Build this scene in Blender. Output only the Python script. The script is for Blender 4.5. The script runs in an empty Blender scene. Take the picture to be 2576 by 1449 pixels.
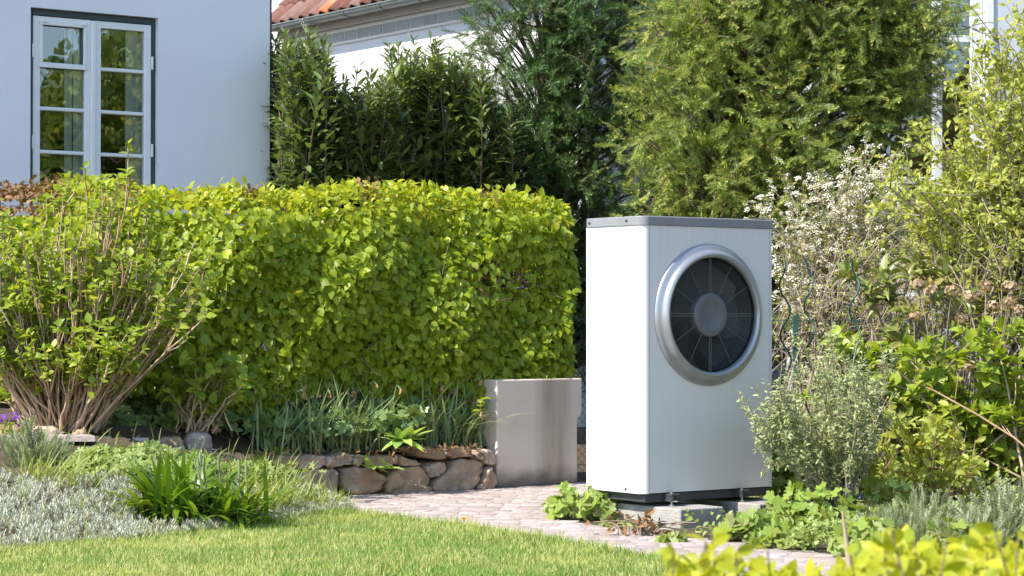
import bpy, bmesh, math
import numpy as np
from mathutils import Matrix, Vector

# ------------------------------------------------------------------ camera, sky, sun, exposure
scene = bpy.context.scene
COL = scene.collection
CAM_Z = 1.04
F = 5650.0            # focal length in units of a 2576 wide frame
cam_d = bpy.data.cameras.new('camera')
cam_d.sensor_width = 36.0
cam_d.lens = 36.0 * F / 2576.0
cam_d.clip_start = 0.1
cam_d.clip_end = 2000.0
cam_d.dof.use_dof = True
cam_d.dof.focus_distance = 12.0
cam_d.dof.aperture_fstop = 14.0
cam = bpy.data.objects.new('camera', cam_d)
cam.location = (0, 0, CAM_Z)
cam.rotation_euler = (math.radians(90) + math.atan(75.5 / F), 0, 0)
COL.objects.link(cam)
scene.camera = cam

SUN_EL = math.radians(47)
SH = Vector((-0.842, -0.539, 0)).normalized()
SUN = Vector((SH.x * math.cos(SUN_EL), SH.y * math.cos(SUN_EL), math.sin(SUN_EL)))
world = bpy.data.worlds.new('World')
scene.world = world
world.use_nodes = True
wn = world.node_tree
sky = wn.nodes.new('ShaderNodeTexSky')
sky.sky_type = 'NISHITA'
sky.sun_disc = False
sky.sun_elevation = SUN_EL
sky.sun_rotation = math.atan2(SH.x, SH.y)
sky.air_density = 1.0
sky.dust_density = 0.3
sky.ozone_density = 1.0
wn.links.new(sky.outputs['Color'], wn.nodes['Background'].inputs['Color'])
wn.nodes['Background'].inputs['Strength'].default_value = 0.15
sun_d = bpy.data.lights.new('sun', 'SUN')
sun_d.energy = 4.1
sun_d.angle = math.radians(0.55)
sun_d.color = (1.0, 0.94, 0.84)
sun = bpy.data.objects.new('sun', sun_d)
sun.rotation_euler = SUN.to_track_quat('Z', 'Y').to_euler()
sun.location = (-20, -12, 25)
COL.objects.link(sun)
scene.view_settings.view_transform = 'Standard'
scene.view_settings.look = 'None'
scene.view_settings.gamma = 1.0
scene.view_settings.exposure = 1.04
scene.render.engine = 'CYCLES'
cy = scene.cycles
cy.max_bounces = 6
cy.diffuse_bounces = 3
cy.glossy_bounces = 3
cy.transmission_bounces = 5
cy.transparent_max_bounces = 8
cy.caustics_reflective = False
cy.caustics_refractive = False

# ------------------------------------------------------------------ helpers
R = np.random.RandomState(7)
TH = math.radians(36)
E1 = np.array([math.cos(TH), math.sin(TH), 0])      # along the house, hedge and unit fronts
EN = np.array([math.sin(TH), -math.cos(TH), 0])     # out of those fronts
UP = np.array([0, 0, 1.0])

def P(xd, yd, Y):
    """a point of the garden seen at (xd, yd) of the 2576 wide frame, standing Y metres away"""
    return np.array([(xd - 1288.0) / F * Y, Y, CAM_Z + (800.0 - yd) / F * Y])
def G(xd, yd, z=0.0):
    Y = F * (CAM_Z - z) / (yd - 800.0)
    return np.array([(xd - 1288.0) / F * Y, Y, z])
def nrm(a):
    a = np.asarray(a, float)
    return a / np.maximum(np.linalg.norm(a, axis=-1, keepdims=True), 1e-9)
def inpoly(x, y, poly):
    x = np.asarray(x); y = np.asarray(y)
    r = np.zeros(x.shape, bool)
    n = len(poly)
    for i in range(n):
        x0, y0 = poly[i][:2]; x1, y1 = poly[(i + 1) % n][:2]
        if y0 == y1: continue
        c = ((y0 > y) != (y1 > y)) & (x < (x1 - x0) * (y - y0) / (y1 - y0) + x0)
        r ^= c
    return r
def sample_poly(poly, n):
    a = np.array(poly, float)
    lo, hi = a.min(0), a.max(0)
    out = np.zeros((0, 2))
    while len(out) < n:
        q = lo + R.rand(n * 3, 2) * (hi - lo)
        out = np.vstack([out, q[inpoly(q[:, 0], q[:, 1], poly)]])
    return out[:n]

def mesh_np(name, V, T, rnd=None, smooth=True):
    me = bpy.data.meshes.new(name)
    V = np.ascontiguousarray(V, np.float32); T = np.ascontiguousarray(T, np.int32)
    me.vertices.add(len(V)); me.vertices.foreach_set('co', V.ravel())
    me.loops.add(T.size); me.loops.foreach_set('vertex_index', T.ravel())
    me.polygons.add(len(T))
    me.polygons.foreach_set('loop_start', np.arange(0, T.size, T.shape[1], dtype=np.int32))
    if smooth: me.polygons.foreach_set('use_smooth', np.ones(len(T), bool))
    if rnd is not None:
        a = me.attributes.new('rnd', 'FLOAT', 'POINT')
        a.data.foreach_set('value', np.ascontiguousarray(rnd, np.float32))
    me.update(calc_edges=True)
    return me
def obj(name, me, mat=None, parent=None, kind=None, label=None, cat=None, group=None, loc=None):
    if isinstance(me, bmesh.types.BMesh):
        b = me; me = bpy.data.meshes.new(name); b.to_mesh(me); b.free()
    o = bpy.data.objects.new(name, me)
    COL.objects.link(o)
    if mat is not None and me is not None and not me.materials: me.materials.append(mat)
    if parent is not None: o.parent = parent
    if loc is not None: o.location = loc
    tag(o, label, cat, group, kind)
    return o
def tag(o, label=None, cat=None, group=None, kind=None):
    if label: o['label'] = label
    if cat: o['category'] = cat
    if group: o['group'] = group
    if kind: o['kind'] = kind
    return o
def thing(name, loc, label, cat, group=None, rotz=0.0):
    o = obj(name, None, None, None, None, label, cat, group, tuple(float(v) for v in loc))
    o.rotation_euler = (0, 0, rotz)
    o.empty_display_size = 0.05
    return o
def box(x0, x1, y0, y1, z0, z1, bev=0.0, seg=1):
    bm = bmesh.new()
    bmesh.ops.create_cube(bm, size=1.0)
    for v in bm.verts:
        v.co = Vector(((x0 + x1) / 2 + v.co.x * (x1 - x0), (y0 + y1) / 2 + v.co.y * (y1 - y0), (z0 + z1) / 2 + v.co.z * (z1 - z0)))
    if bev > 0:
        bmesh.ops.bevel(bm, geom=bm.edges[:], offset=bev, segments=seg, profile=0.5, affect='EDGES')
    return bm
def pydata(name, V, Fc, smooth=False):
    me = bpy.data.meshes.new(name)
    me.from_pydata([tuple(map(float, v)) for v in V], [], Fc)
    if smooth: me.polygons.foreach_set('use_smooth', [True] * len(me.polygons))
    me.update()
    return me
def prism(poly, z0, z1):
    """poly of (x, y), extruded z0..z1"""
    n = len(poly)
    V = [(p[0], p[1], z0) for p in poly] + [(p[0], p[1], z1) for p in poly]
    Fc = [tuple(range(n))[::-1], tuple(range(n, 2 * n))] + [(i, (i + 1) % n, n + (i + 1) % n, n + i) for i in range(n)]
    return V, Fc
def lathe(name, prof, n=48, smooth=True, close=False):
    """profile of (r, h); axis is local -Y (h is distance towards the viewer, i.e. -y)"""
    V, Fc = [], []
    m = len(prof)
    for r, h in prof:
        for k in range(n):
            a = 2 * math.pi * k / n
            V.append((r * math.cos(a), -h, r * math.sin(a)))
    for i in range(m - 1 + (1 if close else 0)):
        for k in range(n):
            a, b = i * n + k, i * n + (k + 1) % n
            j = (i + 1) % m
            Fc.append((a, b, j * n + (k + 1) % n, j * n + k))
    return pydata(name, V, Fc, smooth)
def tube(pts, rad, sides=5):
    """tube along pts; returns V, T"""
    pts = np.asarray(pts, float); n = len(pts)
    rad = np.broadcast_to(np.asarray(rad, float), (n,))
    t = np.gradient(pts, axis=0); t = nrm(t)
    ref = np.where(np.abs(t[:, 2:3]) > 0.9, np.array([[1.0, 0, 0]]), np.array([[0, 0, 1.0]]))
    u = nrm(np.cross(t, ref)); w = np.cross(t, u)
    a = np.arange(sides) * 2 * math.pi / sides
    V = pts[:, None, :] + rad[:, None, None] * (np.cos(a)[None, :, None] * u[:, None, :] + np.sin(a)[None, :, None] * w[:, None, :])
    V = V.reshape(-1, 3)
    i = np.arange(n - 1)[:, None] * sides; k = np.arange(sides)[None, :]; k2 = (k + 1) % sides
    A, B, C, D = i + k, i + k2, i + sides + k2, i + sides + k
    T = np.concatenate([np.stack([A, B, C], -1).reshape(-1, 3), np.stack([A, C, D], -1).reshape(-1, 3)])
    return V, T
class Acc:
    def __init__(s): s.V = []; s.T = []; s.n = 0; s.r = []
    def add(s, V, T, rnd=None):
        s.V.append(V); s.T.append(np.asarray(T) + s.n); s.n += len(V)
        s.r.append(np.full(len(V), R.rand() if rnd is None else rnd))
    def tube(s, pts, rad, sides=5): s.add(*tube(pts, rad, sides))
    def mesh(s, name, smooth=True, off=None):
        V = np.vstack(s.V)
        if off is not None: V = V - np.asarray(off)
        return mesh_np(name, V, np.vstack(s.T), np.concatenate(s.r), smooth)
def bez(a, c, b, n=7):
    t = np.linspace(0, 1, n)[:, None]
    return (1 - t) ** 2 * a + 2 * t * (1 - t) * c + t * t * b

# ------------------------------------------------------------------ materials
def new_mat(name):
    m = bpy.data.materials.new(name); m.use_nodes = True
    nt = m.node_tree
    return m, nt, nt.nodes, nt.links, nt.nodes['Principled BSDF']
def rgba(c): return (c[0], c[1], c[2], 1.0)
def mat_leaf(name, cols, tr=0.4, rough=0.45, tboost=1.5, spec=0.4):
    """cols: list of colours a leaf may have; every leaf draws one at random"""
    m, nt, N, L, b = new_mat(name)
    at = N.new('ShaderNodeAttribute'); at.attribute_name = 'rnd'
    oi = N.new('ShaderNodeObjectInfo')
    ad = N.new('ShaderNodeMath'); ad.operation = 'ADD'
    fr = N.new('ShaderNodeMath'); fr.operation = 'FRACT'
    L.new(at.outputs['Fac'], ad.inputs[0]); L.new(oi.outputs['Random'], ad.inputs[1]); L.new(ad.outputs[0], fr.inputs[0])
    cr = N.new('ShaderNodeValToRGB')
    el = cr.color_ramp.elements
    while len(el) < len(cols): el.new(0.5)
    for i, c in enumerate(cols):
        el[i].position = i / max(1, len(cols) - 1); el[i].color = rgba(c)
    L.new(fr.outputs[0], cr.inputs['Fac'])
    L.new(cr.outputs['Color'], b.inputs['Base Color'])
    b.inputs['Roughness'].default_value = rough
    b.inputs['Specular IOR Level'].default_value = spec
    if tr > 0:
        t = N.new('ShaderNodeBsdfTranslucent')
        mx = N.new('ShaderNodeMixRGB'); mx.blend_type = 'MULTIPLY'; mx.inputs['Fac'].default_value = 1.0
        mx.inputs['Color2'].default_value = (tboost * 1.08, tboost, tboost * 0.5, 1)
        L.new(cr.outputs['Color'], mx.inputs['Color1']); L.new(mx.outputs['Color'], t.inputs['Color'])
        ms = N.new('ShaderNodeMixShader'); ms.inputs['Fac'].default_value = tr
        L.new(b.outputs[0], ms.inputs[1]); L.new(t.outputs[0], ms.inputs[2])
        L.new(ms.outputs[0], N['Material Output'].inputs['Surface'])
    return m
def mat_solid(name, col, rough=0.6, var=0.0, scale=8.0, bump=0.0, bscale=60.0, metal=0.0, col2=None, spec=0.5, objrand=0.0, coat=0.0):
    m, nt, N, L, b = new_mat(name)
    b.inputs['Base Color'].default_value = rgba(col)
    b.inputs['Roughness'].default_value = rough
    b.inputs['Metallic'].default_value = metal
    b.inputs['Specular IOR Level'].default_value = spec
    if coat: b.inputs['Coat Weight'].default_value = coat; b.inputs['Coat Roughness'].default_value = 0.2
    tc = N.new('ShaderNodeTexCoord')
    src = None
    if var > 0 or col2 is not None:
        no = N.new('ShaderNodeTexNoise'); no.inputs['Scale'].default_value = scale; no.inputs['Detail'].default_value = 6
        L.new(tc.outputs['Object'], no.inputs['Vector'])
        mx = N.new('ShaderNodeMixRGB')
        rp = N.new('ShaderNodeValToRGB'); rp.color_ramp.elements[0].position = 0.35; rp.color_ramp.elements[1].position = 0.65
        L.new(no.outputs['Fac'], rp.inputs['Fac']); L.new(rp.outputs['Color'], mx.inputs['Fac'])
        c2 = col2 if col2 is not None else tuple(v * (1 - var) for v in col)
        mx.inputs['Color1'].default_value = rgba(col); mx.inputs['Color2'].default_value = rgba(c2)
        src = mx.outputs['Color']
    if objrand > 0:
        oi = N.new('ShaderNodeObjectInfo')
        at = N.new('ShaderNodeAttribute'); at.attribute_name = 'rnd'
        ad = N.new('ShaderNodeMath'); ad.operation = 'ADD'
        fr = N.new('ShaderNodeMath'); fr.operation = 'FRACT'
        L.new(at.outputs['Fac'], ad.inputs[0]); L.new(oi.outputs['Random'], ad.inputs[1]); L.new(ad.outputs[0], fr.inputs[0])
        hs = N.new('ShaderNodeHueSaturation')
        mr = N.new('ShaderNodeMapRange'); mr.inputs['To Min'].default_value = 1 - objrand; mr.inputs['To Max'].default_value = 1 + objrand
        L.new(fr.outputs[0], mr.inputs['Value']); L.new(mr.outputs[0], hs.inputs['Value'])
        mr2 = N.new('ShaderNodeMapRange'); mr2.inputs['To Min'].default_value = 1.15; mr2.inputs['To Max'].default_value = 0.7
        L.new(fr.outputs[0], mr2.inputs['Value']); L.new(mr2.outputs[0], hs.inputs['Saturation'])
        if src is not None: L.new(src, hs.inputs['Color'])
        else: hs.inputs['Color'].default_value = rgba(col)
        src = hs.outputs['Color']
    if src is not None: L.new(src, b.inputs['Base Color'])
    if bump > 0:
        n2 = N.new('ShaderNodeTexNoise'); n2.inputs['Scale'].default_value = bscale; n2.inputs['Detail'].default_value = 5
        L.new(tc.outputs['Object'], n2.inputs['Vector'])
        bp = N.new('ShaderNodeBump'); bp.inputs['Strength'].default_value = bump; bp.inputs['Distance'].default_value = 0.01
        L.new(n2.outputs['Fac'], bp.inputs['Height']); L.new(bp.outputs[0], b.inputs['Normal'])
    return m

# ------------------------------------------------------------------ leaf templates: length along +Y, width along X, face +Z
def tpl_leaf(n=4, shape=0.9, fold=0.18, droop=0.25, wide=0.0):
    ts = np.linspace(0, 1, n + 1)
    def ctr(t): return np.array([0, t, -droop * t * t])
    V = [ctr(0)]
    for t in ts[1:-1]:
        w = 0.5 * (math.sin(math.pi * t ** shape) ** 0.8) + wide
        c = ctr(t)
        V += [c, c + np.array([-w, -0.02, fold * w]), c + np.array([w, -0.02, fold * w])]
    V.append(ctr(1))
    e = len(V) - 1
    T = [(0, 1, 2), (0, 3, 1)]
    for i in range(n - 2):
        a = 1 + 3 * i; b = a + 3
        T += [(a, b, b + 1), (a, b + 1, a + 1), (a, a + 2, b + 2), (a, b + 2, b)]
    a = 1 + 3 * (n - 2)
    T += [(a, e, a + 1), (a, a + 2, e)]
    return np.array(V), np.array(T)
def tpl_strap(n=6, bend=1.0, fold=0.25, tip=0.5, twist=0.0):
    V = []; T = []
    for i in range(n + 1):
        t = i / n
        a = bend * t
        y = (math.sin(a) / bend) if abs(bend) > 1e-3 else t
        z = -((1 - math.cos(a)) / bend) if abs(bend) > 1e-3 else 0
        w = 0.5 * min(1.0, 0.55 + t * 2) * (1 - max(0, (t - tip) / (1 - tip)) ** 1.6) + 0.01
        tw = twist * t
        V += [(-w * math.cos(tw), y, z + (fold + 2 * math.sin(tw)) * w * 0.012), (w * math.cos(tw), y, z + (fold - 2 * math.sin(tw)) * w * 0.012)]
    for i in range(n):
        a = 2 * i
        T += [(a, a + 1, a + 3), (a, a + 3, a + 2)]
    V = np.array(V)
    return V, np.array(T)
def tpl_palm(lobes=5, notch=0.6, spread=150, cup=0.12, serr=0.06, sub=5):
    V = [(0, 0, 0)]
    m = lobes * sub
    for i in range(m + 1):
        f = i / m * lobes
        ph = f - math.floor(f)
        r = notch + (1 - notch) * math.sin(math.pi * ph) ** 0.7
        if i in (0, m): r = 0.35
        r *= 0.8 + 0.2 * math.sin(math.pi * i / m)
        r += serr * (1 if i % 2 else -1) * 0.5
        a = math.radians(-spread + 2 * spread * i / m)
        V.append((r * math.sin(a), r * math.cos(a), cup * r * r * (1.0 if i % 2 else 0.5) - 0.35 * cup * r + 0.05 * math.sin(math.pi * ph)))
    T = [(0, i + 1, i) for i in range(1, m + 1)]
    return np.array(V), np.array(T)
def tpl_spray(n=14, nl=0.16, nw=0.02, ang=55, flat=True, droop=0.12, rows=2, tipfac=0.5):
    """a shoot of length 1 with needles"""
    V = []; T = []
    def add(q, tri):
        b = len(V); V.extend(q); T.extend([tuple(np.array(t) + b) for t in tri])
    def c(t): return np.array([0, t, -droop * t * t])
    s = 0.010
    add([c(0) + (-s, 0, 0), c(0) + (s, 0, 0), c(1)], [(0, 1, 2)])
    for i in range(n):
        t = 0.06 + 0.94 * i / (n - 1)
        l = nl * (1 - (1 - tipfac) * t ** 2) * (0.85 + 0.3 * R.rand())
        for k in range(rows):
            a = math.radians(ang) * (0.85 + 0.3 * R.rand())
            if flat: dx = (1 if k % 2 else -1); lift = 0.25 * (R.rand() - 0.2)
            phi = 2 * math.pi * (k / rows + 0.37 * i)
            if flat: d = np.array([dx * math.sin(a), math.cos(a), lift])
            else: d = np.array([math.cos(phi) * math.sin(a), math.cos(a), math.sin(phi) * math.sin(a)])
            d = d / np.linalg.norm(d)
            p = c(t)
            sd = np.cross(d, [0, 0, 1.0] if flat else [0.3, 0.1, 1.0]); sd = sd / np.linalg.norm(sd) * nw * 0.5
            add([p + sd + d * l * 0.2, p - sd + d * l * 0.2, p + d * l], [(0, 1, 2)])
    return np.array(V), np.array(T)
def tpl_disc_cluster(n=12, r=0.5, fr=0.16, dome=0.3):
    V = []; T = []
    for i in range(n):
        a = i * 2.4; q = r * math.sqrt((i + 0.3) / n)
        c = np.array([q * math.cos(a), q * math.sin(a), dome * (1 - (q / r) ** 2) + 0.05 * R.randn()])
        u = nrm(R.randn(3) * 0.35 + np.array([1, 0, 0])); w = nrm(np.cross(R.randn(3) * 0.3 + UP, u)); u = np.cross(w, nrm(np.cross(u, w)))
        b = len(V); f = fr * (0.8 + 0.4 * R.rand())
        V += [c + f * u, c + f * w, c - f * u, c - f * w]
        T += [(b, b + 1, b + 2), (b, b + 2, b + 3)]
    return np.array(V), np.array(T)

def basis(D, Nh, L, W):
    y = nrm(D); x = nrm(np.cross(y, Nh)); z = np.cross(x, y)
    M = np.stack([x * W[:, None], y * L[:, None], z * L[:, None]], -1)
    return M
def emit(parent, tpls, mat, Pp, M, parts=300, part='leaf', rest='foliage', restkind='stuff', rnd=None):
    """leaves (or stones ...) as single parts for those that show largest, the rest as one part of kind stuff"""
    Pp = np.asarray(Pp, float); n = len(Pp)
    off = np.array(parent.location) if parent is not None else np.zeros(3)
    ti = R.randint(0, len(tpls), n)
    take = np.zeros(n, bool)
    if parts > 0:
        if n <= parts: take[:] = True
        else:
            Y = np.maximum(Pp[:, 1], 0.5)
            u = 512 + Pp[:, 0] / Y * F / 2.5156; v = 318 - (Pp[:, 2] - CAM_Z) / Y * F / 2.5156
            area = np.linalg.norm(M[:, :, 0], axis=1) * np.linalg.norm(M[:, :, 1], axis=1) / Y ** 2
            face = np.abs(nrm(M[:, :, 2])[:, 1]) + 0.15
            ok = (u > 2) & (u < 1022) & (v > 2) & (v < 574)
            cell = (np.floor(u / 4).astype(int) * 1000 + np.floor(v / 4).astype(int))
            order = np.lexsort((Y, cell))
            first = np.ones(n, bool); first[1:] = cell[order][1:] != cell[order][:-1]
            vis = np.zeros(n, bool); vis[order[first]] = True
            score = area * face * np.where(vis, 1, 0.05) * np.where(ok, 1, 0.001) * (0.7 + 0.6 * R.rand(n))
            take[np.argsort(-score)[:parts]] = True
        mes = []
        for k, (V, T) in enumerate(tpls):
            me = mesh_np(part, V, T, np.zeros(len(V))); me.materials.append(mat); mes.append(me)
        for i in np.nonzero(take)[0]:
            o = bpy.data.objects.new(part, mes[ti[i]])
            m = Matrix.Identity(4)
            for r in range(3):
                for c in range(3): m[r][c] = float(M[i, r, c])
                m[r][3] = float(Pp[i, r] - off[r])
            o.matrix_basis = m
            if parent is not None: o.parent = parent
            COL.objects.link(o)
    if take.all(): return None
    Vs, Ts, rs, base = [], [], [], 0
    for k, (V, T) in enumerate(tpls):
        idx = np.nonzero(~take & (ti == k))[0]
        if not len(idx): continue
        W = np.einsum('nij,kj->nki', M[idx], V) + (Pp[idx] - off)[:, None, :]
        Vs.append(W.reshape(-1, 3))
        Ts.append((T[None] + (np.arange(len(idx)) * len(V))[:, None, None] + base).reshape(-1, 3))
        rs.append(np.repeat(R.rand(len(idx)) if rnd is None else rnd[idx], len(V)))
        base += len(idx) * len(V)
    me = mesh_np(rest, np.vstack(Vs), np.vstack(Ts), np.concatenate(rs))
    return obj(rest, me, mat, parent, restkind)
# ------------------------------------------------------------------ the setting
M_soil = mat_solid('soil', (0.10, 0.07, 0.045), 0.95, col2=(0.055, 0.04, 0.026), scale=14, bump=0.8, bscale=70)
M_sand = mat_solid('joint_sand', (0.42, 0.345, 0.305), 0.95, var=0.35, scale=30, bump=0.4, bscale=200)
M_cobble = mat_solid('porphyry', (0.40, 0.31, 0.28), 0.8, col2=(0.48, 0.40, 0.36), scale=25, bump=0.5, bscale=120, objrand=0.12)
M_turf = mat_solid('turf', (0.17, 0.20, 0.05), 0.95, col2=(0.15, 0.13, 0.06), scale=20, bump=0.5)
M_stone = mat_solid('sandstone', (0.47, 0.325, 0.215), 0.9, col2=(0.28, 0.195, 0.135), scale=11, bump=1.0, bscale=30, objrand=0.14)
M_greystone = mat_solid('greystone', (0.36, 0.31, 0.27), 0.9, col2=(0.22, 0.14, 0.12), scale=9, bump=0.8, bscale=50, objrand=0.1)

# ground sheet to the horizon
gm = pydata('ground', [(-400, -50, -0.007), (400, -50, -0.007), (400, 900, -0.007), (-400, 900, -0.007)], [(0, 1, 2, 3)])
obj('ground', gm, M_soil, kind='structure')

def loft(name, front, back, rows, mat, noise=0.02, ease=1.0, cols=60):
    front = np.array(front); back = np.array(back)
    s = np.linspace(0, 1, cols)
    ff = np.stack([np.interp(s, np.linspace(0, 1, len(front)), front[:, k]) for k in range(3)], -1)
    bb = np.stack([np.interp(s, np.linspace(0, 1, len(back)), back[:, k]) for k in range(3)], -1)
    V = []
    for i in range(rows + 1):
        t = i / rows
        p = ff + (bb - ff) * t
        p[:, 2] = ff[:, 2] + (bb[:, 2] - ff[:, 2]) * t ** ease + noise * R.randn(cols) * (0 if i == 0 else 1)
        V.append(p)
    V = np.vstack(V)
    T = []
    for i in range(rows):
        for k in range(cols - 1):
            a = i * cols + k
            T += [(a, a + 1, a + cols + 1), (a, a + cols + 1, a + cols)]
    return obj(name, mesh_np(name, V, np.array(T)), mat, kind='structure'), ff, bb

# back bed behind the dry stone wall, rising to the hedge
bf = [P(-200, 1090, 12.3), P(160, 1093, 12.35), P(460, 1105, 12.7), P(560, 1135, 12.9), P(700, 1140, 13.1), P(760, 1143, 13.2), P(1000, 1140, 13.5), P(1248, 1140, 13.9)]
for q in bf[4:]: q[2] = 0.235
bb_ = [np.array([q[0] * 1.15 - 0.4, q[1] + 3.6, 0.62]) for q in bf]
loft('planting_bed', bf, bb_, 24, M_soil, 0.012, 0.55)
# front left bed: a mound between lawn and path
fl = [G(-260, 1428), G(0, 1402), G(300, 1372), G(550, 1345), G(700, 1325), G(800, 1305), G(878, 1291)]
fb = [P(-260, 1092, 12.34), P(0, 1093, 12.34), P(300, 1100, 12.36), P(560, 1150, 12.4), P(690, 1200, 12.5), P(780, 1235, 12.6), G(872, 1282)]
for q in fl: q[2] = -0.003
fb[-1][2] = 0.0
FB, FFp, FBp = loft('flower_bed', fl, fb, 20, M_soil, 0.008, 1.0)
def bed_point(s, t):
    """a point of the flower bed: s along it (0 left .. 1 right), t from lawn to back"""
    g = np.linspace(0, 1, len(FFp))
    f = np.array([np.interp(s, g, FFp[:, k]) for k in range(3)]); b = np.array([np.interp(s, g, FBp[:, k]) for k in range(3)])
    return f + (b - f) * t

# path: joint bed and cobbles
path_poly = [G(*q)[:2] for q in [(640, 1236), (760, 1228), (1000, 1240), (1250, 1222), (1480, 1210), (1560, 1212), (1500, 1250), (1400, 1268), (1372, 1300), (1521, 1324), (1640, 1342),
             (1888, 1370), (2200, 1405), (2500, 1455), (2800, 1540), (2900, 2000), (2300, 1640), (1900, 1490), (1680, 1428), (1520, 1402), (1400, 1382), (1288, 1362), (1160, 1340), (1000, 1318), (880, 1304), (800, 1286), (640, 1262)]]
path = obj('path', pydata('path', [(p[0], p[1], -0.0012) for p in path_poly], [tuple(range(len(path_poly)))[::-1]]), M_sand, kind='structure')
def tpl_cobble():
    j = lambda s: (R.rand(4, 2) - 0.5) * s
    c = np.array([[-.5, -.5], [.5, -.5], [.5, .5], [-.5, .5]]) * 0.99
    a = c + j(0.10)
    rows = [np.c_[a, np.full(4, -0.35)], np.c_[a, np.full(4, -0.02)], np.c_[a * 0.92 + j(0.03), 0.0 + 0.025 * R.rand(4)]]
    V = np.vstack(rows); T = []
    for r in range(2):
        for k in range(4):
            p, q = r * 4 + k, r * 4 + (k + 1) % 4
            T += [(p, q, q + 4), (p, q + 4, p + 4)]
    T += [(8, 9, 10), (8, 10, 11)]
    return V, np.array(T)
cP, cM = [], []
ca = math.radians(-9)
ex = np.array([math.cos(ca), math.sin(ca), 0]); ey = np.array([-math.sin(ca), math.cos(ca), 0])
ey_list = np.arange(6.0, 16.0, 0.092)
for iy, yy in enumerate(ey_list):
    xx = -4.0 + R.rand() * 0.1
    while xx < 5.0:
        l = 0.085 + 0.05 * R.rand()
        q = ex * (xx + l / 2) + ey * (yy + 0.012 * math.sin(xx * 2.1)) 
        cP.append(np.array([q[0], q[1], 0.0008 * R.randn()]))
        r = 0.06 * R.randn()
        x = ex * math.cos(r) + ey * math.sin(r); y = -ex * math.sin(r) + ey * math.cos(r)
        cM.append(np.stack([x * (l - 0.004), y * 0.087, UP * 0.06], -1))
        xx += l
cP = np.array(cP); cM = np.array(cM)
k = inpoly(cP[:, 0], cP[:, 1], path_poly) & (cP[:, 1] > 8.2) & (np.abs(cP[:, 0] / cP[:, 1]) < 0.26)
emit(path, [tpl_cobble() for _ in range(6)], M_cobble, cP[k], cM[k], 300, 'cobble', 'cobbles')

# lawn and its grass
lawn_poly = [G(*q)[:2] for q in [(880, 1304), (1000, 1315), (1160, 1336), (1288, 1358), (1400, 1378), (1520, 1398), (1680, 1424), (1900, 1486), (2300, 1636), (2900, 2000), (3400, 2600), (-800, 2600), (-300, 1432), (0, 1402), (300, 1372), (550, 1345), (700, 1325), (800, 1312)]]
obj('lawn', pydata('lawn', [(p[0], p[1], 0.004) for p in lawn_poly], [tuple(range(len(lawn_poly)))]), M_turf, kind='structure')
M_grass = mat_leaf('grass', [(0.13, 0.24, 0.03), (0.21, 0.35, 0.055), (0.31, 0.44, 0.085), (0.40, 0.48, 0.12), (0.55, 0.50, 0.24)], 0.35, 0.5)
def grass(poly, dens, hmin, hmax, ylo, yhi, xk=0.25):
    a = np.array(poly); n = int(dens * (yhi - ylo) * (yhi * 2 * xk))
    y = ylo + R.rand(n) * (yhi - ylo); x = (R.rand(n) * 2 - 1) * xk * yhi
    k = inpoly(x, y, poly) & (np.abs(x) < xk * y)
    return np.c_[x[k], y[k], np.full(k.sum(), 0.004)]
gp = grass(lawn_poly, 12500, 0.03, 0.06, 8.7, 12.2)
# a ragged longer fringe along the path and bed edges
edge = np.array([G(*q)[:2] for q in [(-60, 1407), (0, 1402), (300, 1372), (550, 1345), (700, 1325), (800, 1308), (880, 1304), (1000, 1315), (1160, 1336), (1288, 1358), (1400, 1378), (1520, 1398), (1680, 1424), (1900, 1486)]])
ei = R.randint(0, len(edge) - 1, 7000); et = R.rand(7000)
eg = edge[ei] + (edge[ei + 1] - edge[ei]) * et[:, None] + R.randn(7000, 2) * 0.03
gp = np.vstack([gp, np.c_[eg, np.full(len(eg), 0.0)]])
n = len(gp)
lean = R.randn(n, 3) * 0.36; lean[:, 2] = 1
patch = 0.5 + 0.5 * np.sin(gp[:, 0] * 5.1 + 1.3 * np.sin(gp[:, 1] * 4.3)) * np.cos(gp[:, 1] * 3.7)
gl = (0.026 + 0.024 * R.rand(n)) * (0.85 + 0.4 * patch); gl[-len(eg):] *= 1.2 + 0.5 * R.rand(len(eg))
gM = basis(lean, R.randn(n, 3) + np.array([0, -0.5, 0.3]), gl, np.full(n, 0.0042))
def wob(p, f, a): return np.sin(p[:, 0] * f + a + 2.1 * np.sin(p[:, 1] * f * 0.7 + a)) * np.cos(p[:, 1] * f * 1.3 - a + 1.7 * np.sin(p[:, 0] * f * 0.6))
gr = np.clip(0.36 + 0.08 * wob(gp, 2.3, 0.4) + 0.09 * wob(gp, 6.7, 2.0) + 0.36 * (R.rand(n) - 0.5), 0.02, 0.80); gr = np.where(R.rand(n) < 0.05 + 0.05 * (wob(gp, 4.1, 5.0) > 0.45), 0.97, gr)
emit(None, [tpl_strap(2, 0.5, 0.1, 0.3), tpl_strap(2, 1.1, 0.1, 0.3), tpl_strap(2, 0.1, 0.1, 0.3)], M_grass, gp, gM, 0, 'blade', 'grass', rnd=gr)
tag(bpy.data.objects['grass'], 'short sunlit lawn grass in front of the path', 'grass')

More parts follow.
